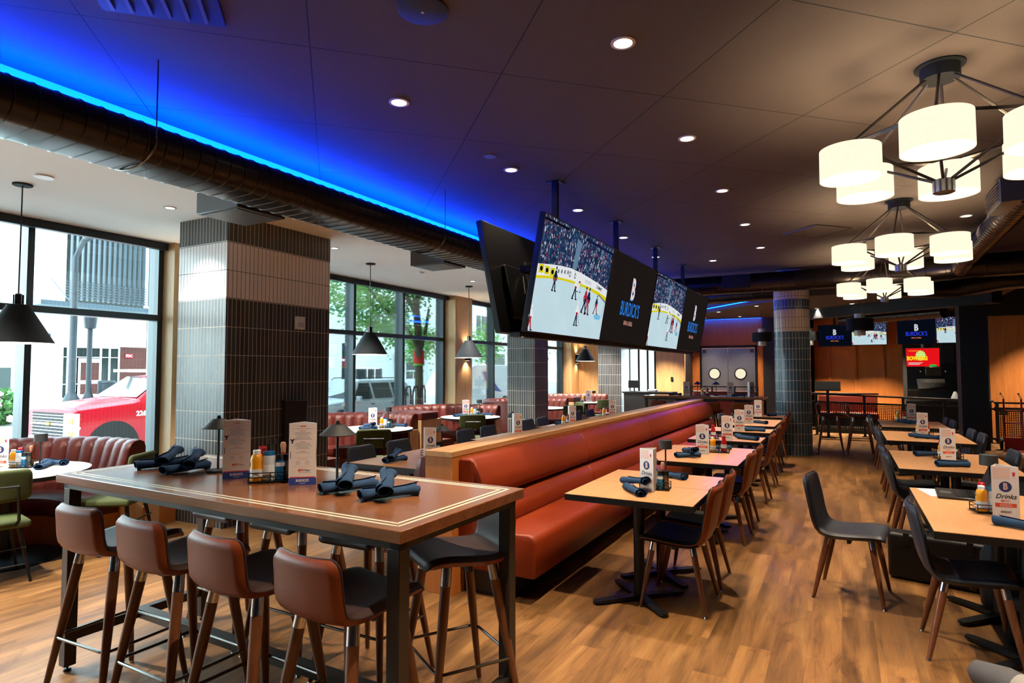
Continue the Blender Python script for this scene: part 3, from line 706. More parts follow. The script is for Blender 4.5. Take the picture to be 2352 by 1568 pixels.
# --- the high table in front, turned a little
BT = Vector((-2.6, 2.215, 0)); BR = math.radians(-1.34)
def bt(x, y, z=1.07):  # point in table space -> world
    c, s = math.cos(BR), math.sin(BR); return (BT.x + c*x - s*y, BT.y + s*x + c*y, z)
def high_table(label, loc, rz, L=2.45, W=.91, inlay=True, group='high communal tables'):
    t = thing('high_table', label, 'table', loc, rz, group)
    MB().box(-L/2, L/2, -W/2, W/2, 1.024, 1.07).build('tabletop', [M['bar_top']], t, bevel=.003)
    tp = t.children[0] if t.children else None
    if inlay:
        for off in (.055, .085):
            r = MB(); w = .006; a, b = L/2-off, W/2-off; z0, z1 = 1.0695, 1.0708
            r.box(-a, a, -b-w, -b+w, z0, z1); r.box(-a, a, b-w, b+w, z0, z1); r.box(-a-w, -a+w, -b-w, b+w, z0, z1); r.box(a-w, a+w, -b-w, b+w, z0, z1)
            r.build('inlay_band', M['inlay'], t)
    f = MB(); a, b = L/2-.03, W/2-.03
    f.box(-a, a, -b, -b+.04, .992, 1.024); f.box(-a, a, b-.04, b, .992, 1.024); f.box(-a, -a+.04, -b, b, .992, 1.024); f.box(a-.04, a, -b, b, .992, 1.024)
    f.build('apron_frame', M['frame_dk'], t)
    for sx in (-1, 1):
        for sy in (-1, 1):
            lg = MB().box(min(sx*a, sx*(a-.06)), max(sx*a, sx*(a-.06)), min(sy*b, sy*(b-.06)), max(sy*b, sy*(b-.06)), .03, .993).build('leg', M['frame_dk'], t, bevel=.003)
            g = MB(); g.cyl((sx*(a-.03), sy*(b-.03), 0), (sx*(a-.03), sy*(b-.03), .012), .02, .016, n=12); g.cyl((sx*(a-.03), sy*(b-.03), .01), (sx*(a-.03), sy*(b-.03), .04), .006, n=8); g.build('levelling_foot', M['blk_p'], lg)
        MB().box(min(sx*a, sx*(a-.05)), max(sx*a, sx*(a-.05)), -b+.06, b-.06, .16, .21).build('side_rail', M['frame_dk'], t)
    MB().box(-a+.05, a-.05, -.03, .03, .16, .21).build('centre_rail', M['frame_dk'], t)
    return t
high_table('long cherry-wood high table with cream inlay lines, nearest the camera', (BT.x, BT.y, 0), BR)
sp = stool_proto('dark_l', 'brown_l')
ws = ['leftmost', 'second from left', 'third from left', 'rightmost and closest']
for k, x in enumerate((-.715, -.165, .375, .905)):
    p = bt(x, -.37, 0); place(sp, 'brown leather bar stool at the near side of the front high table, ' + ws[k], p, BR + (.06, 0, -.03, -.06)[k], 'stools along the near side of the front high table')
for k, (x, y, r) in enumerate(((-.78, .40, PI), (-.24, .40, PI), (.33, .39, PI+.03), (.93, .33, PI-.55))):
    p = bt(x, y, 0); place(sp, 'dark bar stool at the far side of the front high table, ' + ('leftmost', 'second from left', 'third from left', 'rightmost and turned')[k], p, BR + r, 'stools along the far side of the front high table')
# far high table across the end of the room
high_table('far high table across the room end, beyond the orange banquette', (-2.68, 13.85, 0), 0, 2.5, .9, False)
for k, x in enumerate((-3.55, -3.0, -2.45, -1.85)):
    place(sp, 'brown bar stool at the camera side of the far high table, ' + ws[k].replace(' and closest', ''), (x, 13.45, 0), .02*k, 'stools at the far high table')
for k, x in enumerate((-3.3, -2.7, -2.0)):
    place(sp, 'brown bar stool behind the far high table, ' + ('left', 'middle', 'right')[k] + ' one', (x, 14.3, 0), PI, 'stools behind the far high table')
for k, (x, y) in enumerate(((-.235, 13.5), (.27, 13.53))):
    place(sp, 'brown bar stool seen side-on right of the round column, ' + ('left', 'right')[k] + ' of the pair', (x, y, 0), -PI/2+.03, 'pair of stools right of the round column')

# --- dining tables
def dining_table(label, x0, x1, y0, y1, top='table_wood', group='dining tables', bases=None, z=.76):
    cx, cy = (x0+x1)/2, (y0+y1)/2
    t = thing('dining_table', label, 'table', (cx, cy, 0), 0, group)
    a, b = (x1-x0)/2, (y1-y0)/2
    MB().box(-a, a, -b, b, z-.004, z).build('tabletop', M[top], t)
    MB().box(-a-.001, a+.001, -b-.001, b+.001, z-.045, z-.0035).build('edge_band', M['steel_blk'], t)
    for bx, by in (bases or [(0, 0)]):
        p = MB(); p.cyl((bx,by,.03), (bx,by,z-.045), .038, n=20); pd = p.build('pedestal', M['steel_blk'], t)
        f = MB(); rl = min(.36, a*.86)
        for k in range(4):
            an = PI/4 + k*PI/2; ux, uy = math.cos(an), math.sin(an); px_, py_ = -uy, ux
            def q(l, w, zz): return (bx+ux*l+px_*w, by+uy*l+py_*w, zz)
            e = [(.02,-.032),(rl-.03,-.03),(rl-.008,-.022),(rl,0),(rl-.008,.022),(rl-.03,.03),(.02,.032)]
            A = [f.P(q(l,w,.012)) for l,w in e]; B = [f.P(q(l,w,.04-.012*(l/rl))) for l,w in e]
            for i in range(len(e)): f.F((A[i], A[(i+1)%7], B[(i+1)%7], B[i]))
            f.F(A[::-1]); f.F(B)
        f.build('cross_base', M['steel_blk'], pd)
        MB().box(bx-.13, bx+.13, by-.13, by+.13, z-.055, z-.044).build('top_plate', M['steel_blk'], pd)
    return t
nth = ['nearest', 'second', 'third', 'fourth', 'fifth', 'sixth', 'furthest']
LX0, LX1 = -1.765, -.868
dining_table('pale two-seat table nearest the camera beside the orange banquette', LX0, LX1, 4.05, 4.645)
dining_table('pale two-seat table pushed behind the nearest one by the banquette', LX0, LX1, 4.652, 5.245)
dining_table('pale four-seat table, next along the orange banquette', LX0, LX1, 5.95, 7.28, bases=[(0,-.33),(0,.33)])
dining_table('pale small table, third group along the orange banquette', LX0+.0, LX1-.03, 7.97, 8.57)
dining_table('pale small table, fourth group along the orange banquette', LX0-.0, LX1-.04, 9.2, 9.8)
dining_table('pale four-seat table, fifth group along the orange banquette', LX0-.0, LX1-.08, 10.3, 11.7, bases=[(0,-.33),(0,.33)])
dining_table('pale table furthest along the orange banquette, before the far high table', LX0-.0, LX1-.12, 12.3, 12.9, top='table_wood_d')
RX = [(.42,1.34),(.425,1.34),(.47,1.38),(.52,1.4)]
for k, ((x0, x1), (y0, y1)) in enumerate(zip(RX, ((4.07,5.47),(6.48,7.88),(8.98,10.34),(11.1,12.5)))):
    dining_table('pale table, %s of the right-hand row%s' % (nth[k] if k < 3 else 'furthest', ('; a laptop stands on it', '', '', '')[k]), x0, x1, y0, y1, bases=[(0,-.36),(0,.36)])
WX0, WX1 = -4.17, -3.28
for k, (y0, y1) in enumerate(((4.42, 5.75), (6.6, 7.9), (8.5, 9.75), (10.6, 11.9))):
    dining_table('brown table behind the banquette wall, %s on the window side' % nth[k], WX0, WX1, y0, y1, top='table_wood_d', bases=[(0,-.25),(0,.25)], group='tables behind the banquette wall')

cA = chair_proto('black_l', 'brown_l', pip='brown_l')
for k, y in enumerate((4.44, 5.0, 6.32, 6.92, 8.25, 9.47, 10.55, 11.25, 12.6)):
    place(cA, 'black chair with chestnut back in the banquette row, ' + ['nearest', 'second', 'third', 'fourth', 'fifth', 'sixth', 'seventh', 'eighth', 'last, by the round column'][k] + ('' if k in (0, 8) else ' from the camera'),
          (-1.055 - (.0 if k < 5 else .03*(k-4)), y, 0), PI/2 + (.0, .03, -.02, .02, 0, .03, -.02, 0, .02)[k], 'black and chestnut chairs facing the banquette')
cN = chair_proto('navy_l', 'navy_l', pip='black_l')
place(cN, 'slate blue chair standing alone in the aisle, pulled away from the tables', (.03, 5.17, 0), -PI/2 - .13, 'slate blue dining chairs')
for k, (y, w) in enumerate(((4.44, 'nearest the camera, at the laptop table'), (6.9, 'near one at the second right-hand table'), (7.52, 'far one at the second right-hand table'), (9.4, 'near one at the third right-hand table'), (10.05, 'far one at the third right-hand table'), (11.9, 'near one at the furthest right-hand table'), (12.5, 'far one at the furthest right-hand table'))):
    place(cN, 'slate blue chair on the aisle side, ' + w, (.62 + (0 if k < 3 else .05), y, 0), -PI/2 + .02*(k % 3 - 1), 'slate blue dining chairs')
for k, (x, y, w) in enumerate(((1.2, 7.65, 'far one at the second table'), (1.2, 7.0, 'near one at the second table'), (1.23, 10.1, 'far one at the third table'), (1.25, 9.5, 'near one at the third table'), (1.22, 12.3, 'far one at the furthest table'), (1.24, 11.75, 'near one at the furthest table'))):
    place(cN, 'slate blue chair outside the right-hand row, ' + w, (x, y, 0), PI/2, 'slate blue dining chairs')
place(cN, 'dark chair tucked behind the laptop table beside the black bags', (1.25, 4.95, 0), PI/2, 'slate blue dining chairs')
cG = chair_proto('gray_l', 'black_l', detail=False)
for k, y in enumerate((4.93, 5.55, 6.95, 7.55, 8.8, 9.35, 10.85, 11.55)):
    place(cG, 'charcoal chair on the window side behind the banquette wall, ' + (nth + ['eighth', 'last'])[k if k < 6 else k+1].replace('furthest', 'seventh') + (' from the camera' if k < 7 else ''), (-4.22, y, 0), -PI/2, 'charcoal chairs behind the banquette wall')

# --- olive chairs at the round tables
def olive_proto():
    t = thing('low_back_chair', '', 'chair')
    s = MB(); s.box(-.23, .23, -.2, .24, .42, .48); s.build('seat', M['green'], t, bevel=.022, seg=3)
    b = MB(); rows = []
    for i in range(9):
        z = .63 + .25*i/8; ed = 1 - (abs(i-4)/4)**6*.12; row = []
        for j in range(13):
            u = -1+2*j/12; row.append((u*.235*ed, -.25 + .05*u*u - .05*(z-.63), z))
        rows.append(row)
    b.grid(rows); o = b.build('backrest', M['green'], t, fix=False); m = o.modifiers.new('s', 'SOLIDIFY'); m.thickness = .045; m2 = o.modifiers.new('b', 'SUBSURF'); m2.levels = 1; m2.render_levels = 1
    f = MB(); f.tube([(-.13,-.2,.45),(-.13,-.29,.5),(-.12,-.3,.76),(.12,-.3,.76),(.13,-.29,.5),(.13,-.2,.45)], .012, 6); f.build('back_bracket', M['steel_blk'], t)
    for sx in (-1,1):
        for sy in (-1,1): MB().cyl((sx*.16, sy*.15, .42), (sx*.23, sy*.22, 0), .018, .01, n=10).build('leg', M['steel_blk'], t)
    for z in (.14, .27): MB().cyl((-.2, -.2, z), (.2, -.2, z), .007, n=6).build('stretcher', M['steel_blk'], t)
    return t
gp = olive_proto()
for x, y, r, w in ((-5.5, 6.3, .72, 'at the second round booth table, seen from behind'), (-5.72, 9.08, .65, 'at the third round booth table, seen from behind'), (-5.3, 12.5, .7, 'at the round table behind the middle square column'), (-5.6, 13.35, PI/2+.9, 'turned sideways past the middle square column'),
                   (-5.5, 15.2, .6, 'at the furthest round booth table'), (-5.95, 3.3, PI/2+.6, 'at the nearest booth table, behind the left end of the high table'), (-5.86, 2.28, PI/2-.2, 'at the nearest booth table, cut by the left edge')):
    place(gp, 'olive low-backed chair ' + w, (x, y, 0), r, 'olive chairs at the round tables')

# --- round booth tables and fluted booths
TB = [(-6.45, 2.62, .62), (-6.24, 7.13, .59), (-6.2, 9.8, .56), (-6.2, 12.9, .57), (-6.2, 15.7, .57)]
bw = ['nearest, cut by the left edge', 'second, just past the big square column', 'third, in front of the oak pier', 'fourth, partly hidden by the middle square column', 'furthest']
for (x, y, r), w in zip(TB, bw):
    t = thing('round_table', 'white round table inside a red booth, ' + w, 'table', (x, y, 0), 0, 'white round booth tables')
    MB().lathe([(0,.756),(r,.756),(r,.76),(0,.76)], 64).build('tabletop', M['white_lam'], t)
    MB().lathe([(0,.722),(r-.01,.722),(r+.001,.73),(r+.001,.7565),(0,.7565)], 64).build('edge_band', M['steel_blk'], t)
    pd = MB().cyl((0,0,.02), (0,0,.722), .055, n=24).build('pedestal', M['steel_blk'], t)
    MB().lathe([(0,0),(.42,0),(.43,.006),(.42,.014),(.1,.03),(0,.03)], 48).build('disc_base', M['steel_blk'], pd)
def booth(label, cx, cy, R, arm, nch, left_end=True, right_end=True, post=0):
    t = thing('booth_seat', label, 'booth seat', (cx, cy, 0), 0, 'curved red fluted booths')
    # path: straight arm (opening to +x), half circle around -x, straight arm
    def path(s):  # s in 0..1
        Ls = arm; La = PI*R; T = 2*Ls+La; d = s*T
        if d < Ls: return Vector((Ls-d, -R, 0)), Vector((0,-1,0))
        if d < Ls+La:
            a = -PI/2 - (d-Ls)/R; return Vector((R*math.cos(a), R*math.sin(a), 0)), Vector((math.cos(a), math.sin(a), 0))
        return Vector((d-Ls-La, R, 0)), Vector((0,1,0))
    K = 8; N = nch*K; rows = []; srow = []
    H = .95
    for i in range(N+1):
        p, n = path(i/N); ph = (i % K)/K; bul = .03*math.sin(PI*ph)**.6 if 0 < ph < 1 else 0
        prof = [(-.10-bul*.6,.44),(-.06-bul,.55),(-.01-bul,.72),(.03-bul,.86),(.05-bul*.8,.915),(.085-bul*.3,.942+bul*.25),(.13,.95+bul*.3),(.175,.93),(.19,.88),(.19,.30)]
        rows.append([p + n*o + Vector((0,0,z)) for o, z in prof])
    b = MB(); ix = b.grid(rows); b.F(ix[0]); b.F(ix[-1][::-1]); b.build('fluted_backrest', M['vinyl_red'], t, ang=50)
    rows = []
    for i in range(N+1):
        p, n = path(i/N)
        prof = [(-.04,.28),(-.46,.28),(-.49,.31),(-.505,.40),(-.49,.445),(-.44,.463),(-.2,.462),(-.05,.455)]
        rows.append([p + n*o + Vector((0,0,z)) for o, z in prof])
    b = MB(); ix = b.grid(rows); b.F(ix[0]); b.F(ix[-1][::-1]); b.build('seat_cushion', M['vinyl_red'], t, ang=50)
    rows = []
    for i in range(N+1):
        p, n = path(i/N); rows.append([p + n*o + Vector((0,0,z)) for o, z in [(.2,0),(-.42,0),(-.42,.28),(.2,.28)]])
    b = MB(); ix = b.grid(rows); b.F(ix[0]); b.F(ix[-1][::-1]); b.build('plinth', M['oak_dark'], t, ang=50)
    # perforated vent plates in the plinth
    for a in (.42, .5, .58):
        p, n = path(a); g = MB(); tn = Vector((-n.y, n.x, 0)); q0 = p - n*.425
        rr = []
        for z in (.1, .2): rr.append([q0 + tn*u + Vector((0,0,z)) for u in (-.16, .16)])
        g.grid(rr); g.build('vent_plate', M['perf'], t, fix=False)
    for s, on in ((-1, left_end), (1, right_end)):
        if not on: continue
        ya, yb = (R-.06, R+.16) if s > 0 else (-R-.16-post, -R+.07)
        MB().box(arm+.001 if s > 0 or not post else arm-.9, arm+.035, ya, yb, 0, .84 if s < 0 else .70).build('end_panel', M['oak'], t, bevel=.003)
        if s < 0: MB().box(arm-(1.0 if post else .005), arm+.045, ya-.005, yb+.005 if not post else -R-.02, .84, .962).build('end_cap', M['vinyl_red'], t, bevel=.02, seg=3)
    return t
booth('red fluted leather booth under the front window, behind the nearest round table', -6.45, 2.5, .98, .28, 26, True, True)
booth('red fluted leather booth just past the big square column', -6.4, 6.72, .98, .42, 26)
booth('red fluted leather booth in front of the oak pier', -6.4, 9.35, .98, .45, 26, post=.32)
booth('red fluted leather booth behind the middle square column', -6.4, 12.75, .98, .45, 26)
booth('red fluted leather booth furthest along the windows', -6.4, 15.6, .98, .45, 26, post=.3)
t = thing('low_wall', 'orange-stained low wood partition left of the big square column', 'partition', (-6.62, 4.0, 0)); MB().box(-1.2, .2, -.02, .16, 0, .5).build('panel', M['orange_wood'], t); MB().box(-1.2, .22, -.04, .17, .5, .53).build('ledge', M['oak_y'], t)

# --- the long double banquette
Y0, Y1 = 3.75, 12.9
t = thing('banquette_partition', 'long pale wood partition between the two banquettes, with a flat ledge', 'partition', (-2.65, Y0, 0))
MB().box(-.12, .12, 0, Y1-Y0, 0, 1.0).build('body', M['orange_wood'], t, bevel=.002)
MB().box(-.124, .124, -.01, Y1-Y0+.01, 1.0, 1.04).build('ledge', M['oak_y'], t, bevel=.002)
def banquette(name, label, xs, sgn, mat):
    t = thing(name, label, 'bench', (xs, Y0+.1, 0)); L = Y1-Y0-.16
    def X(v): return v*sgn
    def roll(pts, y0, y1, nm):
        m = MB(); n = len(pts); rows = []
        ys = [(y0, -.022), (y0+.008, -.008), (y0+.03, 0), ((y0+y1)/2, .003), (y1-.03, 0), (y1-.008, -.008), (y1, -.022)]
        cx = sum(p[0] for p in pts)/n; cz = sum(p[1] for p in pts)/n
        for y, e in ys:
            rows.append([(X(p[0] + (p[0]-cx)*e*4), y, p[1] + (p[1]-cz)*e*4) for p in pts] )
        ix = m.grid([r + [r[0]] for r in rows]); m.F(ix[0][:-1]); m.F(ix[-1][:-1])
        return m.build(nm, M[mat], t, ang=55)
    seams = [0, 2.12, 4.45, 6.75, L]
    for a, b in zip(seams[:-1], seams[1:]):
        up = [(.0,.66),(.12,.665),(.185,.70),(.205,.76),(.19,.83),(.155,.91),(.12,.965),(.08,.985),(.0,.985)]
        roll([(x*1.0, z) for x, z in up], a+.002, b-.002, 'upper_back_cushion')
        lo = [(.0,.40),(.17,.40),(.225,.43),(.255,.50),(.245,.58),(.2,.645),(.13,.662),(.0,.662)]
        roll(lo, a+.002, b-.002, 'lower_back_cushion')
    ss = [0, 2.12, 4.45, 6.75, L]
    for a, b in zip(ss[:-1], ss[1:]):
        st = [(.0,.18),(.60,.18),(.622,.2),(.625,.43),(.61,.468),(.57,.485),(.3,.475),(.0,.465)]
        roll(st, a+.001, b-.001, 'seat_cushion')
    m = MB(); m.box(min(X(.0), X(.42)), max(X(.0), X(.42)), .06, L-.05, 0, .18); m.build('toe_kick', M['blk_p'], t)
    m = MB(); q = [(.0,.40),(.15,.40),(.15,.66),(.10,.97),(.0,.97)]; m.prism([(X(a), b) for a, b in q], 'y', -.012, -.002); m.build('end_gusset', M[mat], t)
    return t
banquette('banquette', 'long burnt-orange vinyl banquette in the middle of the room', -2.525, 1, 'vinyl')
banquette('banquette', 'matching red banquette on the window side of the wood partition, mostly hidden', -2.775, -1, 'vinyl_red')
# ------------------------------------------------------------------ screens
def picture_mats():
    t = NT('broadcast_crowd'); v = t.coord()
    vo = t.n('ShaderNodeTexVoronoi', Vector=t.mapping(v, (62,40,1)), Scale=1.0, Randomness=1.0)
    r = t.n('ShaderNodeSeparateColor', Color=vo.outputs[1]).outputs[0]
    c = t.ramp(r, [(0, lin('#0c1024')), (.35, lin('#27344f')), (.5, lin('#5f7ea0')), (.62, lin('#1a2444')), (.74, lin('#a8324a')), (.82, lin('#2a3a66')), (.9, lin('#dfe6ee')), (1, lin('#39609e'))])
    t.mat.node_tree.nodes[-1].color_ramp.interpolation = 'CONSTANT'
    nz = t.noise(v, 3.0); c = t.mix(t.math('MULTIPLY', nz, .7), c, lin('#2c4a78'))
    e = t.n('ShaderNodeEmission', Color=c, Strength=.62); t.link(e.outputs[0], t.out.inputs[0]); M['crowd'] = t.mat
    t = NT('broadcast_ice'); nz = t.noise(t.coord(), 2.2, 3)
    e = t.n('ShaderNodeEmission', Color=t.mix(nz, lin('#b4d2dd'), lin('#cfe4ea')), Strength=.74); t.link(e.outputs[0], t.out.inputs[0]); M['ice'] = t.mat
    for k, c, s in (('e_white','#eef2f4',.85),('e_yel','#e8dc1c',.8),('e_navy','#1b2248',.7),('e_red','#b8283e',.8),('e_glass','#7fa2c4',.55),('e_blue','#7cc4e8',.85),('e_dark','#15131c',.5),('e_grey','#7e868e',.7),
                    ('e_name','#2a7fe0',.95),('e_name2','#3040e8',.95),('e_or','#e8835c',.95),('e_bg','#2a2320',.5),('e_bg2','#0c1220',.5),('e_adred','#e8131a',.95),('e_adyel','#ffd21e',.95),('e_adgrn','#c8e87a',.95),('e_green','#28b43c',.9),('e_dim','#8fa0b4',.6),('e_pink','#e6a090',.8)):
        M[k] = emis('screen_'+k[2:], c, s*.8)
picture_mats()
def stroke(m, pts, w, mi, z):
    for (a, b) in zip(pts[:-1], pts[1:]):
        a, b = Vector((*a,0)), Vector((*b,0)); d = (b-a).normalized(); n = Vector((-d.y, d.x, 0))*w/2
        m.poly([(p.x, p.y, z) for p in (a-n-d*w*.25, b-n+d*w*.25, b+n+d*w*.25, a+n-d*w*.25)], mi)
def blob(m, cx, cy, rx, ry, mi, z, n=10, rot=0):
    m.poly([(cx + rx*math.cos(2*PI*k/n+.2)*math.cos(rot) - ry*math.sin(2*PI*k/n+.2)*math.sin(rot), cy + rx*math.cos(2*PI*k/n+.2)*math.sin(rot) + ry*math.sin(2*PI*k/n+.2)*math.cos(rot), z) for k in range(n)], mi)
HM = ['crowd','ice','e_white','e_yel','e_navy','e_red','e_glass','e_blue','e_dark','e_grey']
def hockey(W, H):
    m = MB(); U = lambda u, v: (u*W, v*H)
    def strip(a, b, mi, z):
        for i in range(len(a)-1): m.poly([(*U(*a[i]), z), (*U(*a[i+1]), z), (*U(*b[i+1]), z), (*U(*b[i]), z)], mi)
    us = [0,.12,.25,.4,.55,.7,.85,1]
    bt_ = [.575,.6,.622,.636,.626,.606,.582,.545]; yt = [.475,.498,.517,.526,.525,.517,.5,.465]; yb = [.45,.474,.496,.503,.501,.49,.462,.425]
    A = [(u, 1) for u in us]; B = list(zip(us, bt_)); C = list(zip(us, yt)); D = list(zip(us, yb)); E_ = [(u, 0) for u in us]
    strip(A, B, 0, 0); strip(B, C, 2, 0); strip(C, D, 3, 0); strip(D, E_, 1, 0)
    # glass panes above the boards
    for u0, u1, d in ((.08,.12,.26),(.2,.225,.3),(.44,.46,.28),(.70,.705,.3),(.86,.85,.25)):
        stroke(m, [U(u0, .9), U(u1, .61)], .006*W/1.83, 6, .0008)
    m.poly([(*U(.43,.93),.0006), (*U(.50,.9),.0006), (*U(.475,.64),.0006), (*U(.42,.64),.0006)], 6)
    for k in range(9): stroke(m, [U(.135+.004*k, .9-.033*k), U(.185+.002*k, .885-.033*k)], .006*W/1.83, 8, .0008)
    stroke(m, [U(.0,.965), U(.3,.97)], .02*H, 8, .0009); stroke(m, [U(.55,.96), U(1,.94)], .03*H, 4, .0009)
    for k in range(3):
        cx = .05+.065*k; m.poly([(*U(cx-.026,.505),.0008), (*U(cx+.026,.512),.0008), (*U(cx+.026,.585),.0008), (*U(cx-.026,.578),.0008)], 3); blob(m, cx*W, .545*H, .016*W, .022*H, 8, .0012)
    for k in range(4): blob(m, (.25+.04*k)*W, (.57+.006*k)*H, .011*W, .022*H, 9, .001, 6)
    for cx in (.40,.47): blob(m, cx*W, .578*H, .013*W, .03*H, 9, .001, 12); blob(m, cx*W, .578*H, .007*W, .016*H, 2, .0013, 12)
    for k in range(2): stroke(m, [U(.62,.575-.02*k), U(.72,.565-.02*k)], .004, 9, .001)
    put_text(m, 'SUMMIT', .05*H/1.03, lambda x, y, z: (x+.86*W, y-x*.12+.535*H, .0012), 8, offset=.001)
    blob(m, .90*W, .235*H, .06*W, .03*H, 7, .0006, 20)
    m.poly([(*U(.86,.48),.0008),(*U(1.0,.42),.0008),(*U(1.0,.4),.0008),(*U(.86,.465),.0008)], 9); stroke(m, [U(.975,.44), U(.97,.25)], .006, 9, .001)
    def man(u, v, h, body, legs_, lean=0, split=.04, stick=0):
        hh = h*H; x, y = u*W, v*H; wv = hh*.10
        stroke(m, [(x-split*W*.5, y), (x-split*W*.18, y+hh*.28), (x, y+hh*.48)], wv*.95, legs_, .0016)
        stroke(m, [(x+split*W*.5, y), (x+split*W*.2, y+hh*.28), (x, y+hh*.48)], wv*.95, legs_, .0017)
        stroke(m, [(x-split*W*.5-wv*.5, y), (x-split*W*.5+wv, y)], wv*.5, 8, .0021); stroke(m, [(x+split*W*.5-wv*.5, y), (x+split*W*.5+wv, y)], wv*.5, 8, .0021)
        blob(m, x+lean*.5, y+hh*.64, wv*1.25, hh*.2, body, .0024); stroke(m, [(x+lean*.5, y+hh*.74), (x-wv*1.6, y+hh*.56), (x-wv*1.3, y+hh*.4)], wv*.7, body, .0026)
        stroke(m, [(x+lean*.5, y+hh*.74), (x+wv*1.7, y+hh*.58), (x+wv*1.2, y+hh*.42)], wv*.7, body, .0027)
        blob(m, x+lean, y+hh*.92, wv*.62, wv*.7, 4 if body != 2 else 2, .003)
        blob(m, x, y+hh*.47, wv*1.1, hh*.06, 4 if body == 5 else 5, .0028)
        if stick: stroke(m, [(x+wv, y+hh*.5), (x+wv*stick, y)], wv*.22, 8, .0029)
    man(.222,.385,.225, 4, 4, 0, .035); man(.50,.36,.24, 2, 4, .01, .05, -3); man(.545,.44,.2, 2, 2, 0, .04, 2); man(.665,.25,.27, 5, 4, .0, .06, -3); man(.71,.24,.28, 4, 5, .01, .05, 2)
    man(.85,.265,.2, 4, 5, 0, .06, 2); man(.575,.11,.25, 2, 4, 0, .035, 4); man(.015,.01,.22, 2, 5, 0, .04)
    return m
def logo(W, H, style=0):
    """0: aisle screens, 1: far navy screens"""
    m = MB(); m.poly([(0,0,0),(W,0,0),(W,H,0),(0,H,0)], 0)
    cx = W*.5; s = H/1.03
    put_text(m, 'B', .36*s, lambda x, y, z: (x+cx, y+.64*H, .0006), 1, offset=.020*s, sx=.72)
    put_text(m, 'B', .36*s, lambda x, y, z: (x+cx-.004*s, y+.645*H, .0010), 2, offset=.013*s, sx=.72)
    put_text(m, 'B', .36*s, lambda x, y, z: (x+cx-.002*s, y+.643*H, .0014), 3, offset=.003*s, sx=.71)
    put_text(m, 'B', .36*s, lambda x, y, z: (x+cx-.001*s, y+.642*H, .0018), 2, offset=-.005*s, sx=.70)
    put_text(m, "BURDICK'S", .245*s, lambda x, y, z: (x+cx, y+.395*H, .001), 4, offset=.002*s, sx=.62, space=1.04)
    put_text(m, 'BAR & GRILL', .075*s, lambda x, y, z: (x+cx, y+.235*H, .001), 5, offset=.001*s, sx=.85)
    return m
LM0 = ['e_bg','e_name','e_white','e_or','e_name','e_pink']; LM1 = ['e_bg2','e_dim','e_white','e_grey','e_name2','e_or']
def ad(W, H):
    m = MB(); m.poly([(0,0,0),(W,0,0),(W,H,0),(0,H,0)], 0)
    n = 28; m.poly([(W*.44+W*(.17 if k % 2 else .135)*math.cos(2*PI*k/n), H*.6+H*(.3 if k % 2 else .24)*math.sin(2*PI*k/n), .0006) for k in range(n)], 3)
    put_text(m, 'INTRODUCING', .05*H/.6, lambda x, y, z: (x+W*.27, y+.86*H, .001), 1)
    put_text(m, 'BOWLING', .24*H/.6*.6, lambda x, y, z: (x+W*.33, y*1.2+.44*H, .0012), 1, offset=.008, sx=.85)
    for k in range(3): m.box(W*.06, W*(.5-.05*k), H*(.2-.05*k), H*(.22-.05*k), .0008, .0012, 2)
    m.poly([(W*(.8+.12*math.cos(PI*k/8)), H*(.0+.12*math.sin(PI*k/8)), .001) for k in range(9)], 4)
    return m
AM = ['e_adred','e_adyel','e_white','e_adgrn','e_green']
def tv(label, W, H, content, mats_, depth=.05, rear=True, group=None):
    t = thing('television', label, 'television', group=group)
    b = MB(); b.box(-.012, W+.012, -.014, H+.012, -depth, -.0015); b.build('housing', M['tv'], t, bevel=.003)
    if rear: MB().box(W*.12, W*.88, H*.12, H*.62, -depth-.045, -depth).build('rear_bulge', M['tv'], t, bevel=.01)
    s = content(W, H); s.build('screen', [M[x] for x in mats_], t, fix=False)
    bz = MB()
    for a in ((-.012, W+.012, -.014, 0), (-.012, W+.012, H, H+.012), (-.012, 0, 0, H), (W, W+.012, 0, H)): bz.box(a[0], a[1], a[2], a[3], -.0015, .006)
    bz.build('bezel', M['tv'], t)
    return t
def orient(t, o, u, v):
    u = Vector(u).normalized(); v = Vector(v).normalized(); n = u.cross(v)
    t.location = o; t.rotation_euler = Matrix((u, v, n)).transposed().to_euler()
W_, H_ = 1.805, 1.03
up = Vector((.19, 0, 1.04))
for k in range(4):
    t = tv('hanging screen on the aisle side, ' + ('nearest one showing an ice hockey game', 'second one showing the restaurant logo', 'third one showing an ice hockey game', 'furthest one showing the restaurant logo')[k], W_, H_, hockey if k % 2 == 0 else logo, HM if k % 2 == 0 else LM0, group='double bank of hanging screens')
    orient(t, (-2.418, 4.735+1.83*k, 1.985), (0,1,0), up)
upl = Vector((-.21, 0, 1.04))
for k in range(4):
    t = tv('back of a hanging screen facing the windows, ' + ('nearest to the camera', 'second in its bank', 'third in its bank', 'furthest in its bank')[k], W_, H_, logo, LM0, group='double bank of hanging screens')
    orient(t, (-2.722, 4.735+1.83*k+W_, 1.985), (0,-1,0), upl)
    if k == 0:
        c = MB(); c.tube([(W_*.72, .55, -.12), (W_*.78, .35, -.16), (W_*.7, .2, -.13), (W_*.6, .12, -.1)], .006, 6); c.build('cable', M['blk_p'], t)
        MB().box(W_*.5, W_*.66, .32, .72, -.13, -.1).build('wall_bracket', M['steel_blk'], t)
t = thing('screen_mount', 'black steel mount on four ceiling poles carrying the hanging screens', 'screen mount', (-2.57, 4.7, 1.95))
for y in (.99, 2.91, 4.83, 6.72):
    MB().box(-.028, .028, y-.028, y+.028, 0, ZC-1.95).build('pole', M['steel_blk'], t); MB().box(-.07, .07, y-.07, y+.07, ZC-1.96, ZC-1.951).build('ceiling_plate', M['steel_blk'], t)
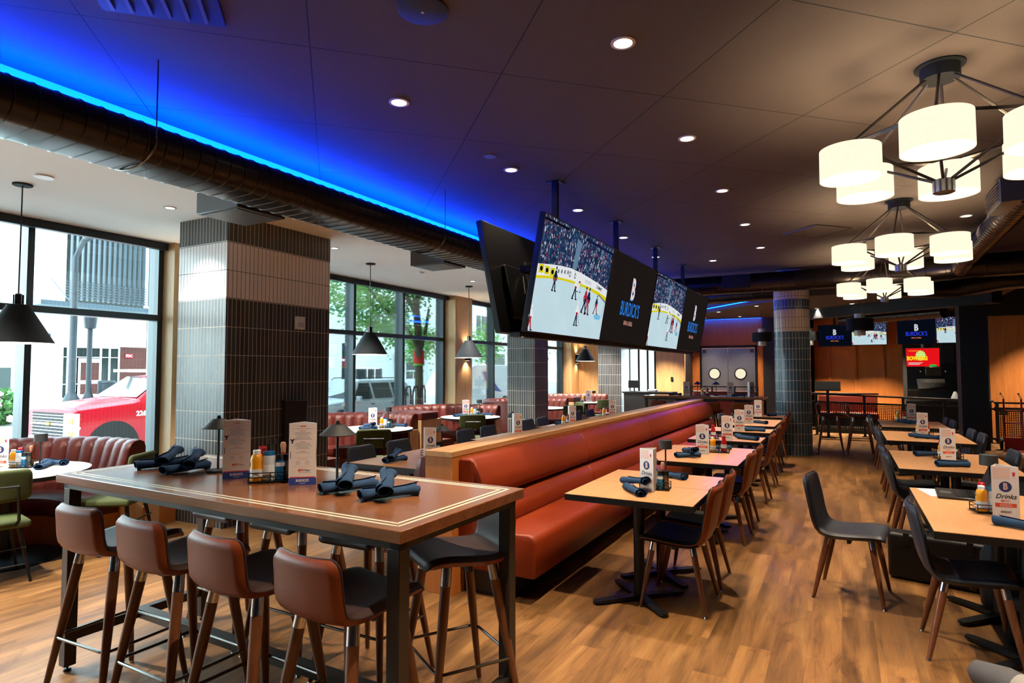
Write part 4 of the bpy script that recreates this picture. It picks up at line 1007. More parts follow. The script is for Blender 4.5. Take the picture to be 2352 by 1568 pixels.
MB().box(-.05, .05, .1, 7.25, -.012, .03).build('bottom_rail', M['steel_blk'], t)
MB().box(-.05, .05, .3, 7.1, .6, .66).build('upper_rail', M['steel_blk'], t)
for y in (.95, 2.78, 4.6, 6.43):
    a = MB(); a.box(-.0, .12, y-.04, y+.04, .25, .75); a.build('tilt_arm', M['steel_blk'], t); a = MB(); a.box(-.2, .0, y-.04, y+.04, .25, .75); a.build('tilt_arm', M['steel_blk'], t)
for k, y in enumerate((.12, 1.84, 3.67, 5.5, 7.2)): MB().lathe([(0,-.02),(.012,-.02),(.012,-.012),(0,-.012)], 10, c=(.07, y, .0)).build('end_bolt', M['white_p'], t)
# far screens
def hang(t, W, H, top):
    MB().box(W/2-.03, W/2+.03, H-.1, top - t.location.z, -.09, -.05).build('mount_pole', M['steel_blk'], t); MB().box(W/2-.15, W/2+.15, H*.3, H*.7, -.09, -.045).build('mount_plate', M['steel_blk'], t)
t = tv('far screen with the restaurant logo, just right of the round column', .81, .58, logo, LM1, rear=False); orient(t, (-.575, 19.2, 2.30), (1,0,0), (0,0,1)); hang(t, 0.81, 0.58, 3.2)
t = tv('far screen with the hockey game, behind a drum pendant', .81, .60, hockey, HM, rear=False); orient(t, (.25, 19.2, 2.32), (1,0,0), (0,0,1)); hang(t, 0.81, 0.6, 3.2)
t = tv('far screen with the restaurant logo, above the red advert', .80, .62, logo, LM1, rear=False); orient(t, (1.255, 18.3, 2.29), (1,.0,.0), (0,0,1)); hang(t, 0.8, 0.62, 3.2)
t = tv('far screen with the hockey game, cut by the black column', .80, .63, hockey, HM, rear=False); orient(t, (2.07, 18.25, 2.3), (1,0,0), (0,0,1)); hang(t, 0.8, 0.63, 3.2)
t = tv('red advert screen with yellow lettering under the far logo screen', .70, .46, ad, AM, rear=False); orient(t, (1.45, 18.6, 1.72), (1,0,0), (0,0,1)); hang(t, 0.7, 0.46, 3.2)
t = tv('second red advert screen, mostly hidden by the black column', .70, .46, ad, AM, rear=False); orient(t, (2.55, 18.6, 1.74), (1,0,0), (0,0,1)); hang(t, 0.7, 0.46, 3.2)

# ------------------------------------------------------------------ things on the tables
def menu_proto(kind):
    t = MB(); w, h = .066, .305; ang = [Vector((-w,0,0)), Vector((w,0,0)), Vector((-.012,.115,0))]
    pages = [(ang[0], ang[1]), (ang[1], ang[2]), (ang[2], ang[0])]
    for a, b in pages:
        n = Vector(((b-a).y, -(b-a).x, 0)).normalized()*.0006
        p = [t.P(a+n), t.P(b+n), t.P(b+n+Vector((0,0,h))), t.P(a+n+Vector((0,0,h)))]; q = [t.P(a-n), t.P(b-n), t.P(b-n+Vector((0,0,h))), t.P(a-n+Vector((0,0,h)))]
        t.F(p, 0); t.F(q[::-1], 0)
        for i in range(4): t.F((p[i], q[i], q[(i+1)%4], p[(i+1)%4]), 0)
    def page(a, b):
        d = (b-a); L = d.length; d.normalize(); n = Vector((d.y, -d.x, 0))
        return lambda x, y, z: tuple(a + d*(x*L/ (2*w) + L/2) + n*(.0009+z) + Vector((0,0,y)))
    f = page(*pages[0])
    def rect(f, x0, x1, y0, y1, mi, z=0.0): t.poly([f(x0,y0,z), f(x1,y0,z), f(x1,y1,z), f(x0,y1,z)], mi)
    if kind == 'drinks':
        rect(f, -.06, .024, .232, .298, 3); rect(f, -.06, .06, .228, .2285, 6)
        t.poly([f(*p, 0) for p in ((.034,.272),(.050,.272),(.047,.248),(.037,.248))], 4); 
        for k in range(3): rect(f, .034+.007*k, .0365+.007*k, .238, .2405, 5)
        t.poly([f(.031*math.cos(2*PI*k/28), .186+.031*math.sin(2*PI*k/28), .0002) for k in range(28)], 1)
        put_text(t, 'B', .052, lambda x, y, z: f(x, y+.186, .0005), 0, offset=.0025, sx=.75)
        put_text(t, 'B', .052, lambda x, y, z: f(x, y+.186, .0008), 4, offset=.0, sx=.74)
        put_text(t, 'B', .052, lambda x, y, z: f(x, y+.186, .0011), 0, offset=-.0014, sx=.72)
        put_text(t, 'Drinks', .038, lambda x, y, z: f(x, y+.128, .0004), 5, shear=.35, offset=.0006, sx=.98)
        put_text(t, 'MENU', .014, lambda x, y, z: f(x, y+.103, .0004), 2, offset=.0002, sx=1.2)
        rect(f, -.052, .052, .066, .089, 2); 
        for yy in (.081, .073): rect(f, -.03, .03, yy-.0012, yy+.0012, 0, .0004)
        put_text(t, "BURDICK'S", .015, lambda x, y, z: f(x, y+.038, .0004), 5, offset=.0004, sx=.7)
        g = page(*pages[2])
        for k in range(22): rect(g, -.045, .02+.02*((k*7) % 3)/2, .285-.011*k, .287-.011*k, 6)
        rect(g, -.05, .05, .018, .028, 2)
        g = page(*pages[1])
        for k in range(18): rect(g, -.03-.008*(k % 3), .035+.006*((k*5) % 3), .28-.012*k, .2815-.012*k, 4 if k % 5 == 0 else 6)
    else:
        rect(f, -w, w, 0, .035, 7); rect(f, -w+.006, w-.006, .035, .040, 4)
        put_text(t, "BURDICK'S", .017, lambda x, y, z: f(x, y+.021, .0005), 0, offset=.0006, sx=.75); rect(f, -.014, .014, .007, .009, 0, .0004)
        put_text(t, 'WINE', .010, lambda x, y, z: f(x, y+.29, .0004), 2, offset=.0004)
        for s in (-1, 1): rect(f, s*.022-.004, s*.022+.004, .2895, .2905, 6)
        rect(f, -.055, .055, .279, .2796, 6); rect(f, -.03, .03, .277, .278, 2)
        ys = .266
        for blk in (6, 5, 1):
            rect(f, -.014, .014, ys, ys+.002, 2); ys -= .008
            for k in range(blk):
                hw = .027 + .016*((k*5+blk) % 4)/3; rect(f, -hw, hw, ys, ys+.0016, 6); ys -= .0066
            ys -= .006
        rect(f, -.055, .055, .136, .1365, 6); put_text(t, 'BY THE GLASS', .007, lambda x, y, z: f(x, y+.128, .0004), 2)
        for k in range(3): rect(f, -.033, -.012, .115-.007*k, .1166-.007*k, 6); rect(f, .012, .032, .115-.007*k, .1166-.007*k, 6)
        rect(f, -.046, .046, .089, .0898, 2)
        put_text(t, 'MVP', .017, lambda x, y, z: f(x-.010, y+.072, .0004), 2, offset=.0006, sx=.7); put_text(t, 'Wear', .016, lambda x, y, z: f(x+.018, y+.072, .0004), 5, shear=.4)
        rect(f, -.02, .042, .060, .0608, 6)
        put_text(t, 'Y', .026, lambda x, y, z: f(x-.050, y+.215, .0004), 1, offset=.0022)
        rect(f, -.060, -.057, .13, .165, 1)
        t.v += []; 
    return t
MMENU = [M['paper'], M['p_navy'], M['p_or'], M['p_pk'], M['p_rd'], M['p_ink'], M['p_gr'], M['p_blue']]
md = menu_proto('drinks').build('drinks_menu', MMENU, fix=False); tag(md, '', 'menu')
mw = menu_proto('wine').build('wine_menu', MMENU, fix=False); tag(mw, '', 'menu')
for (x, y, r, w) in ((-2.826, 2.162, .86, 'left of the condiment caddy'), (-2.379, 2.199, .68, 'right of the condiment caddy')):
    place(mw, 'blue-footed wine menu on the front high table, ' + w, (x, y, 1.0705), r, 'wine menus on the front high table')
D = [(-1.27,4.40,-.5,'on the nearest banquette table'), (-1.302,6.575,.05,'on the second table group along the banquette'), (-1.28,7.99,.25,'on the third table group along the banquette'), (-1.32,9.30,.2,'on the fourth table group along the banquette'), (-1.36,10.62,.2,'on the fifth table group along the banquette'), (-1.42,12.38,.2,'on the table furthest along the banquette'),
     (.832,4.60,.1,'on the laptop table at the right edge'), (.885,7.24,.4,'on the second right-hand table'), (.92,9.75,.4,'on the third right-hand table'), (1.0,12.2,.3,'on the furthest right-hand table'),
     (-6.52,2.60,.75,'on the nearest round table, cut by the left edge'), (-6.33,7.22,.45,'on the second round table'), (-6.40,9.95,.45,'on the third round table'), (-6.33,13.1,.5,'on the round table behind the middle square column'), (-6.2,15.9,.3,'on the furthest round table'),
     (-3.62,4.98,1.15,'behind the banquette wall, nearest'), (-3.78,7.15,1.15,'behind the banquette wall, second'), (-3.8,9.05,1.0,'behind the banquette wall, third'), (-3.85,11.1,.5,'behind the banquette wall, furthest')]
for x, y, r, w in D: place(md, 'tall white drinks menu ' + w, (x, y, .7605), r, 'drinks menus')
for x, y, r, w in ((-3.05,13.75,.2,'left one'),(-2.12,13.75,.3,'middle one'),(-1.72,14.0,.9,'right one')): place(md, 'tall white drinks menu on the far high table, ' + w, (x, y, 1.0705), r, 'drinks menus')

def napkin_proto():
    m = MB(); rows = []; N = 44; K = 11; L = .26
    for i in range(K):
        s = i/(K-1); x = (s-.5)*L; sc_ = 1 + .08*math.sin(7*s) + .28*abs(2*s-1)**4; row = []
        for j in range(N):
            a = 2*PI*2.2*j/(N-1); r = (.010 + .022*(j/(N-1))**.8) * sc_
            xe = x + (.012*math.sin(a*.5+1) if i in (0, K-1) else 0)
            row.append((xe, r*math.cos(a)*1.12 + .004*math.sin(3*s*PI), r*math.sin(a)*.80 + .0265))
        rows.append(row)
    m.grid(rows); o = m.build('rolled_napkin', M['navy_cloth'], fix=False, ang=80)
    s = o.modifiers.new('s', 'SOLIDIFY'); s.thickness = .0022
    return tag(o, '', 'napkin')
npk = napkin_proto()
def nap(x, y, z, r, label, over=False, group='rolled navy napkins'):
    o = place(npk, label, (x, y, z + (.043 if over else 0)), r, group)
    if over: o.rotation_euler = (0, -.13, r)
    return o
# on the front high table
for x, y, r, o, w in ((-3.53, 2.20, 1.2, 0, 'lower roll of the leftmost crossed pair'), (-3.52, 2.24, 2.25, 1, 'upper roll of the leftmost crossed pair'), (-3.26, 2.17, 1.55, 0, 'lower roll of the second crossed pair'), (-3.27, 2.22, 2.35, 1, 'upper roll of the second crossed pair'),
                      (-2.06, 2.19, 1.1, 0, 'lower roll beside the right lamp'), (-2.07, 2.19, 2.23, 1, 'upper roll beside the right lamp'), (-1.79, 2.16, 1.05, 0, 'lower roll of the rightmost crossed pair'), (-1.81, 2.165, 2.2, 1, 'upper roll of the rightmost crossed pair')):
    nap(x, y, 1.071, r, 'navy rolled napkin on the front high table, ' + w, o)
for x, y, r, o, w in ((-1.36, 4.40, -.65, 1, 'upper roll, on the nearest banquette table'), (-1.33, 4.28, -.9, 0, 'lower roll, on the nearest banquette table'), (-1.25, 5.03, -.44, 0, 'behind the menu of the nearest banquette tables'),
                      (-1.39, 6.29, .75, 0, 'lower roll, on the second banquette table group'), (-1.38, 6.34, -1.0, 1, 'upper roll, on the second banquette table group'), (-1.22, 7.05, .3, 0, 'behind the menu on the second banquette table group'),
                      (-1.14, 8.33, -.8, 0, 'left roll, on the third banquette table group'), (-1.07, 8.2, -.5, 0, 'right roll, on the third banquette table group'), (-1.15, 9.47, -.35, 0, 'on the fourth banquette table group'), (-1.12, 9.36, .1, 0, 'nearer roll on the fourth banquette table group'), (-1.2, 10.75, -.8, 0, 'on the fifth banquette table group'), (-1.2, 12.6, 1.2, 0, 'on the table furthest along the banquette'),
                      (.86, 4.33, -.5, 0, 'at the right edge on the laptop table'), (.86, 6.80, .36, 0, 'nearer roll on the second right-hand table'), (.87, 6.87, .42, 0, 'further roll on the second right-hand table'), (.75, 7.52, .49, 0, 'left of the menu on the second right-hand table'), (.85, 9.48, -.9, 0, 'longer roll on the third right-hand table'), (.93, 9.38, -.4, 0, 'shorter roll on the third right-hand table'), (.88, 12.0, -1.0, 0, 'on the furthest right-hand table'), (.98, 11.88, -.5, 0, 'nearer roll on the furthest right-hand table'),
                      (-6.2, 6.98, 1.05, 0, 'lower roll, on the second round table'), (-6.22, 7.02, -.4, 1, 'upper roll, on the second round table'), (-6.1, 7.55, .2, 0, 'behind the caddy on the second round table'), (-6.48, 9.80, 1.6, 0, 'left roll on the third round table'), (-6.35, 9.72, .9, 0, 'nearer left roll on the third round table'), (-6.1, 10.2, .5, 0, 'right roll on the third round table'),
                      (-6.50, 3.02, .1, 0, 'longer roll on the nearest round table'), (-6.38, 2.88, 2.4, 0, 'shorter roll on the nearest round table'), (-3.80, 4.66, 1.4, 0, 'lower roll on the nearest table behind the banquette wall'), (-3.82, 4.68, 1.95, 1, 'upper roll on the nearest table behind the banquette wall'),
                      (-6.3, 12.8, .9, 0, 'on the round table behind the middle square column'), (-6.35, 15.55, .9, 0, 'on the furthest round table'), (-4.0, 9.1, .9, 0, 'on the third table behind the banquette wall')):
    nap(x, y, .761, r, 'navy rolled napkin ' + w, o)
for x, y, w in ((-3.3, 13.75, 'left'), (-1.95, 13.7, 'right')): nap(x, y, 1.071, .2, 'navy rolled napkin on the far high table, ' + w + ' one')

def caddy_proto():
    t = thing('condiment_caddy', '', 'caddy', group='wire condiment caddies'); a, b = .105, .06
    MB().box(-a, a, -b, b, .004, .01).build('tray', M['steel_blk'], t, bevel=.002)
    w = MB()
    for z in (.03, .052): w.tube([(-a,-b,z),(a,-b,z),(a,b,z),(-a,b,z)], .0028, 5, closed=True)
    for x in (-a, 0, a):
        for y in (-b, b): w.cyl((x,y,0), (x,y,.054), .0028, n=6)
    w.build('wire_rim', M['steel_blk'], t)
    h = MB(); h.cyl((0,0,.01), (0,0,.185), .003, n=6); h.tube([(.02*math.cos(2*PI*k/16), 0, .205+.02*math.sin(2*PI*k/16)) for k in range(16)], .003, 6, closed=True); h.build('ring_handle', M['steel_blk'], t)
    return t
cad = caddy_proto()
def bottle(name, cat, body, mb, cap, mc, lab=None, ml=None):
    t = thing(name, '', cat)
    MB().lathe(body, 20).build('bottle_body', M[mb], t); MB().lathe(cap, 16).build('cap', M[mc], t)
    if lab: MB().lathe(lab, 20).build('label_band', M[ml], t)
    return t
mus = bottle('mustard_bottle', 'mustard', [(0,0),(.029,0),(.031,.006),(.031,.06),(.027,.085),(.031,.105),(.024,.128),(.017,.134),(0,.134)], 'yellow', [(.018,.132),(.019,.150),(.016,.154),(0,.154)], 'white_p', [(.0315,.02),(.0316,.06)], 'white_p')
ket = bottle('ketchup_bottle', 'ketchup', [(0,0),(.028,0),(.031,.006),(.031,.075),(.026,.11),(.018,.14),(0,.14)], 'red', [(.019,.138),(.02,.158),(.014,.166),(0,.166)], 'red', [(.0316,.04),(.0317,.078)], 'white_p')
hot = bottle('hot_sauce_bottle', 'hot sauce', [(0,0),(.021,0),(.022,.005),(.022,.08),(.011,.11),(.010,.135),(0,.135)], 'hot', [(.011,.133),(.012,.15),(.015,.165),(.012,.182),(0,.186)], 'cork', [(.0224,.025),(.0225,.06)], 'yellow')
slt = bottle('salt_shaker', 'shaker', [(0,0),(.021,0),(.022,.004),(.022,.10),(0,.10)], 'blue_p', [(.022,.098),(.0215,.128),(0,.13)], 'blk_p', [(.0224,.07),(.0225,.09)], 'white_p')
pep = bottle('pepper_shaker', 'shaker', [(0,0),(.021,0),(.022,.004),(.022,.10),(0,.10)], 'gun', [(.022,.098),(.0215,.128),(0,.13)], 'blk_p')
may = bottle('sauce_jar', 'sauce', [(0,0),(.03,0),(.032,.005),(.032,.11),(.028,.125),(0,.125)], 'salt', [(.027,.12),(.03,.145),(.0,.147)], 'blue_p', [(.0325,.03),(.0326,.08)], 'white_p')
for x, y, z, r, w, full in ((-2.60, 2.20, 1.0705, .75, 'on the front high table', 1), (-1.24, 4.52, .7605, .1, 'on the nearest banquette table', 1), (-1.18, 6.82, .7605, .1, 'on the second banquette table group', 0), (-1.52, 8.1, .7605, .2, 'on the third banquette table group', 0), (-1.5, 10.7, .7605, .2, 'on the fifth banquette table group', 0),
                            (.80, 4.76, .7605, .2, 'on the laptop table', 1), (.90, 7.38, .7605, .3, 'on the second right-hand table', 1), (.93, 9.88, .7605, .3, 'on the third right-hand table', 0), (.85, 12.25, .7605, .3, 'on the furthest right-hand table', 0),
                            (-6.58, 2.80, .7605, .4, 'on the nearest round table', 1), (-6.14, 7.32, .7605, .4, 'on the second round table', 1), (-6.22, 10.02, .7605, .4, 'on the third round table', 1), (-6.48, 13.0, .7605, .4, 'on the round table behind the middle column', 0), (-6.35, 16.0, .7605, .4, 'on the furthest round table', 0),
                            (-3.75, 5.2, .7605, 1.1, 'on the nearest table behind the banquette wall', 1), (-3.9, 9.0, .7605, 1.1, 'on the third table behind the banquette wall', 0), (-3.95, 11.0, .7605, 1.1, 'on the furthest table behind the banquette wall', 0), (-2.66, 13.8, 1.0705, .2, 'on the far high table', 0)):
    place(cad, 'black wire condiment caddy ' + w, (x, y, z), r, 'wire condiment caddies')
    c, s = math.cos(r), math.sin(r)
    L_ = [(mus, -.07, -.025, 'yellow mustard bottle'), (may, -.012 if full else .0, -.022, 'blue-lidded sauce jar'), (slt, .042, -.03, 'blue salt shaker'), (pep, .08, -.02, 'dark pepper shaker'), (hot, .05, .03, 'wooden-capped hot sauce bottle'), (ket, -.05, .028, 'red ketchup bottle')] if full else [(mus, -.06, -.015, 'yellow mustard bottle'), (ket, .05, .0, 'red ketchup bottle')]
    for p, dx, dy, nm in L_:
        place(p, nm + ' in the caddy ' + w, (x + c*dx - s*dy, y + s*dx + c*dy, z + .0105), r, 'condiments in the caddies')

def lamp_proto(kind):
    t = thing('table_lamp', '', 'table lamp')
    MB().lathe([(0,0),(.062,0),(.064,.004),(.062,.012),(.012,.016),(0,.016)], 28).build('base', M['lamp_g'], t)
    MB().cyl((0,0,.014), (0,0,.27), .0065, n=10).build('stem', M['lamp_g'], t)
    if kind == 'cone': MB().lathe([(.034,.292),(.036,.295),(.09,.246),(.088,.243),(.034,.292)], 28).build('lamp_shade', M['lamp_g'], t); MB().lathe([(0,.293),(.035,.294),(.012,.298),(.008,.315),(0,.316)], 20).build('switch_cap', M['lamp_blk'], t.children[-1] if t.children else t)
    else: MB().lathe([(0,.30),(.052,.30),(.053,.23),(.050,.23),(.049,.297)], 28).build('lamp_shade', M['lamp_g'], t)
    return t
lc = lamp_proto('cone'); ll = lamp_proto('drum')
for x, y, z, w in ((-3.11, 2.26, 1.0705, 'on the front high table, left one'), (-2.245, 2.30, 1.0705, 'on the front high table, right one'), (-2.86, 14.0, 1.0705, 'on the far high table, left one'), (-2.47, 14.05, 1.0705, 'on the far high table, right one'), (-3.95, 7.3, .7605, 'on the second table behind the banquette wall'), (-3.72, 5.32, .7605, 'on the nearest table behind the banquette wall')):
    place(lc, 'grey table lamp with cone shade ' + w, (x, y, z), 0, 'cordless table lamps')
for x, y, w in ((-6.50, 2.90, 'on the nearest round table'), (-6.28, 7.52, 'on the second round table'), (-6.28, 10.25, 'on the third round table'), (-1.30, 5.06, 'behind the menu on the nearest banquette tables'), (-1.42, 8.42, 'on the third banquette table group'), (-6.1, 16.05, 'on the furthest round table'), (.86, 5.22, 'behind the laptop on the laptop table')):
    place(ll, 'slim grey table lamp with drum shade ' + w, (x, y, .7605), 0, 'cordless table lamps')
# ------------------------------------------------------------------ the street outside
GZ = -.38
M['ext_white'] = plain('white_facade_panel', '#e6ecec', .8, var=.02, scale=.6)
M['asphalt'] = plain('pale_asphalt', '#c2c4c2', .9, var=.08, scale=3)
M['walk'] = plain('concrete_pavement', '#c9cbc6', .9, var=.05)
M['ext_steel'] = plain('painted_grey_steel', '#3a4852', .5, .2)
M['ext_dk'] = plain('garage_shade_dark', '#1a1e1d', .9, var=.3, scale=.5)  # shade inside the openings is put into this dark colour
M['ext_glass'] = plain('dark_shop_glass', '#1c2624', .12, 0, .4, var=.3, scale=.7)
M['brown_clad'] = wood('red_brown_cladding', '#38160f', '#5a2419', .6, 'y', .5)
M['lamp_navy'] = plain('dark_navy_lamp_post', '#0b141c', .6)
M['car_red'] = plain('fire_red_paint', '#a80a1e', .25, 0, .3, var=.03, coat=.1)
M['car_silver'] = plain('silver_car_paint', '#9aa4a8', .3, .1, .4, var=.03, coat=.6)
M['car_white'] = plain('white_van_paint', '#e8ecee', .3, var=.02, coat=.4)
M['tyre'] = plain('tyre_rubber', '#151515', .8); M['car_glass'] = plain('car_glass', '#18211f', .15, 0, .3, var=.4, scale=2)
M['amber'] = plain('amber_lens', '#f08010', .2); M['gold'] = plain('gold_emblem', '#d9a520', .3, .6)
M['bark'] = plain('tree_bark', '#5b5442', .95, var=.4, scale=9, bump=.6, bscale=30)
M['decal_w'] = plain('white_decal', '#f4f4f4', .5); M['decal_b'] = plain('blue_decal', '#1c3c9c', .4)
def foliage_mat(name, c1, c2):
    t = NT(name); nz = t.noise(t.coord(), 4.5, 3); c = t.ramp(nz, [(.35, lin(c1)), (.65, lin(c2))])
    d = t.n('ShaderNodeBsdfPrincipled', Base0Color=c, Roughness=.6); tr = t.n('ShaderNodeBsdfTranslucent', Color=c)
    mx = t.n('ShaderNodeMixShader', i0=.35, i1=d.outputs[0], i2=tr.outputs[0]); t.link(mx.outputs[0], t.out.inputs[0]); return t.mat
M['leaf'] = foliage_mat('maple_leaves', '#4a8a3c', '#9cc870'); M['leaf_d'] = foliage_mat('shrub_leaves', '#2f5a2c', '#5f9048')
M['bloom'] = plain('pink_hydrangea', '#c58aa0', .8, var=.2)
o = MB(); o.grid([[(x, y, z) for y in (-30, 60)] for x, z in ((-8.1, GZ+.12), (-11.2, GZ+.12), (-11.3, GZ), (-17, GZ), (-25.5, .2), (-25.6, .33), (-31, .37))]); struct(o.build('street_ground', M['asphalt']))
def B(y, z): return y*1.364, 1.64 + (z-1.64)*1.364
bx = -30.0
t = thing('street_building', 'white building across the street with a slatted parking deck and a glazed shop entrance', 'building', (bx, 12, 0)); 
def bb(name, mat, y0, y1, z0, z1, dx=.3, x=0.0, par=None, **kw):
    (a, c), (b, d) = B(y0, z0), B(y1, z1); m = MB(); m.box(x-dx, x, a-12, b-12, c, d); return m.build(name, M[mat], par or t, **kw)
bb('white_wall', 'ext_white', 9.42, 10.36, .6, 12); bb('white_wall', 'ext_white', 10.36, 13.02, 2.42, 3.72); bb('white_wall', 'ext_white', 10.36, 13.02, 7.2, 12)
bb('white_wall', 'ext_white', 13.0, 23.6, .6, 12)
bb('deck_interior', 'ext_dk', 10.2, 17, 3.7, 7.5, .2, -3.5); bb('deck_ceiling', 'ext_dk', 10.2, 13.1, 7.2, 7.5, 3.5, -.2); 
m = MB()
for k in range(17):
    a, b_ = B(10.5+.168*k, 3.95), B(10.53+.168*k, 7.2); m.box(-.1, .06, a[0]-12, b_[0]-12, a[1], b_[1])
for k in range(7):
    a, b_ = B(10.36, 4.0+.09*k), B(13.02, 4.025+.09*k); m.box(-.16, -.11, a[0]-12, b_[0]-12, a[1], b_[1])
m.build('slat_screen', M['ext_steel'], t)
bb('canopy', 'ext_steel', 9.2, 13.05, 3.62, 3.76, 1.5, 1.5); 
m = MB(); a = B(9.95, 4.55); b_ = B(10.1, 3.76); m.cyl((.02, a[0]-12, a[1]), (1.2, b_[0]-12, b_[1]), .02, n=6); m.build('canopy_rod', M['ext_steel'], t)
# shop front
bb('shop_glass', 'ext_glass', 10.3, 12.1, .72, 2.42, .06, -.1)
bb('wood_wall', 'brown_clad', 12.1, 13.0, .7, 2.45, .1, .05)
m = MB()
for y in (10.31, 10.5, 10.73, 11.5, 11.78, 12.09): (a, c), (b_, d) = B(y-.012, .72), B(y+.012, 2.42); m.box(-.1, .02, a-12, b_-12, c, d)
for z in (1.2, 2.08, 2.4, .75): (a, c), (b_, d) = B(10.3, z-.012), B(12.1, z+.012); m.box(-.1, .015, a-12, b_-12, c, d)
m.build('shop_frame', M['ext_white'], t)
dr = bb('shop_door', 'ext_white', 10.8, 11.48, .76, 2.04, .05, .05)
for y0, y1, z0, z1 in ((10.86,11.1,.86,1.2),(11.18,11.42,.86,1.2),(10.86,11.1,1.32,1.9),(11.18,11.42,1.32,1.9)): bb('door_glass', 'brown_clad', y0, y1, z0, z1, .01, .065, dr)
s = bb('fire_sign', 'e_red' if False else 'car_red', 12.25, 12.5, 2.07, 2.22, .03, .09)
m = MB(); y_, z_ = B(12.375, 2.145); put_text(m, 'FDC', .16, lambda x, y, z: (.095, x+y_-12, y+z_), 0, offset=.006); m.build('lettering', M['decal_w'], s, fix=False)
bb('wall_lamp', 'ext_steel', 9.84, 9.94, 2.54, 2.8, .1, .14)
# part of the facade seen through the second window
for y0, y1, z0, z1 in ((13.9,17,2.2,3),):
    pass
bb('white_wall', 'ext_white', 23.6, 28.2, 4.75, 12); bb('white_wall', 'ext_white', 23.6, 28.2, 1.75, 3.9); bb('white_wall', 'ext_white', 23.6, 25.9, .6, 1.1); bb('white_wall', 'ext_white', 25.8, 28.2, .6, 1.75); bb('white_wall', 'ext_white', 28.2, 60, .6, 12)
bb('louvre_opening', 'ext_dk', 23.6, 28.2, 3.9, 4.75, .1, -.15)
m = MB()
for k in range(14): (a, c), (b_, d) = B(23.7+.32*k, 3.9), B(23.84+.32*k, 4.75); m.box(-.12, 0, a-12, b_-12, c, d)
m.build('louvre_bars', M['ext_white'], t)
for y0, y1, z0, z1 in ((22.76,23.05,2.2,3.0),(22.76,23.05,1.2,2.1),(23.75,24.6,1.1,1.72),(24.65,25.2,1.1,1.72),(25.25,25.8,1.1,1.72),(26.85,27.1,1.2,1.85),(26.85,27.1,1.95,2.9),(27.9,28.5,1.15,1.55),(28.6,29.2,1.15,1.55),(27.9,29.3,1.65,2.3),(35.5,36.1,4.0,5.4),(36.2,37.1,4.0,5.4),(33.5,34.6,1.3,2.8),(38,39.5,1.3,2.8)):
    w_ = bb('shop_window', 'ext_glass', y0, y1, z0, z1, .02, .012)
bb('awning', 'ext_white', 26.6, 29.5, 2.45, 2.75, .8, .85)
def shrub(name, label, cat, loc, r, n, leaf, bloom=None, sz=.05):
    t = thing(name, label, cat, loc); m = MB(); rnd = random.Random(int(abs(loc[1])*10))
    for k in range(n):
        a, b_ = rnd.random()*2*PI, math.acos(2*rnd.random()-1); q = rnd.random()**.4
        c = Vector((r[0]*q*math.cos(a)*math.sin(b_), r[1]*q*math.sin(a)*math.sin(b_), r[2]*(1+q*math.cos(b_))))
        u = Vector((rnd.gauss(0,1), rnd.gauss(0,1), rnd.gauss(0,1))).normalized(); v = u.orthogonal().normalized(); s = sz*(.6+rnd.random())
        m.poly([c-u*s, c+v*s*.6, c+u*s, c-v*s*.6])
    m.build('foliage', M[leaf], t, fix=False)
    if bloom:
        m = MB()
        for k in range(60):
            a = rnd.random()*2*PI; z = rnd.random(); c = Vector((r[0]*math.cos(a)*(1-.3*z), r[1]*math.sin(a)*(1-.3*z), r[2]*2*z)); m.lathe([(0,-.08),(.08,-.04),(.09,.03),(.0,.09)], 7, c=c)
        m.build('blossoms', M[bloom], t)
    m = MB()
    for k in range(5): m.cyl((0,0,0), (r[0]*.5*math.cos(k*1.3), r[1]*.5*math.sin(k*1.3), r[2]), .03, .012, n=6)
    m.build('stems', M['bark'], t)
    return t
shrub('hydrangea_bush', 'pink-flowering bush across the street at the far left', 'bush', (-22.5, 8.95, .0), (.7,.6,.55), 900, 'leaf_d', 'bloom', .08)
shrub('garden_bush', 'green bush with small flowers across the street in the third window', 'bush', (-21, 37.3, .3), (1.1,1.1,.45), 700, 'leaf_d', 'bloom', .1)
t = thing('garden_house', 'pale green house far behind the pink bush at the left edge', 'building', (-40, 15.5, 0)); MB().box(-1, 0, -3.2, 1.7, -.5, 6).build('wall', plain('pale_green_siding', '#b9d6cf', .8, var=.05), t)
MB().box(0, .05, .2, .8, .6, 1.8).build('window_pane', M['ext_glass'], t)
def lamp_post(label, x, y, h, r, tall=False):
    t = thing('street_lamp', label, 'street lamp', (x, y, .3 if x < -24 else GZ))
    m = MB(); m.lathe([(0,0),(r*2.6,0),(r*2.4,.12),(r*1.6,.35),(r,.5),(r*.9,h),(0,h)], 16); m.build('post', M['lamp_navy'], t)
    if tall: m = MB(); m.tube([(0,0,h-.1),(0,.0,h+.6),(0,.25,h+1.3),(0,.9,h+1.8)], r*.8, 8); m.build('arm', M['lamp_navy'], t)
    else: m = MB(); m.lathe([(r*.8,h),(r*2,h+.05),(r*2.4,h+.45),(r*1.2,h+.62),(.02,h+.85),(0,h+.86)], 14); m.build('lantern', M['lamp_navy'], t)
    return t
lamp_post('tall curved steel street lamp across the street in the first window', -26.6, 12.85, 5.2, .13, True)
lamp_post('shorter lantern street lamp in front of the glazed shop door', -26.6, 13.46, 3.0, .1)
t = thing('litter_bin', 'dark litter bin between the shop door and the red truck', 'bin', (-26.4, 14.05, .33)); MB().lathe([(0,0),(.3,0),(.32,.05),(.32,.8),(.34,.82),(.3,.9),(0,.9)], 20).build('body', M['lamp_navy'], t)

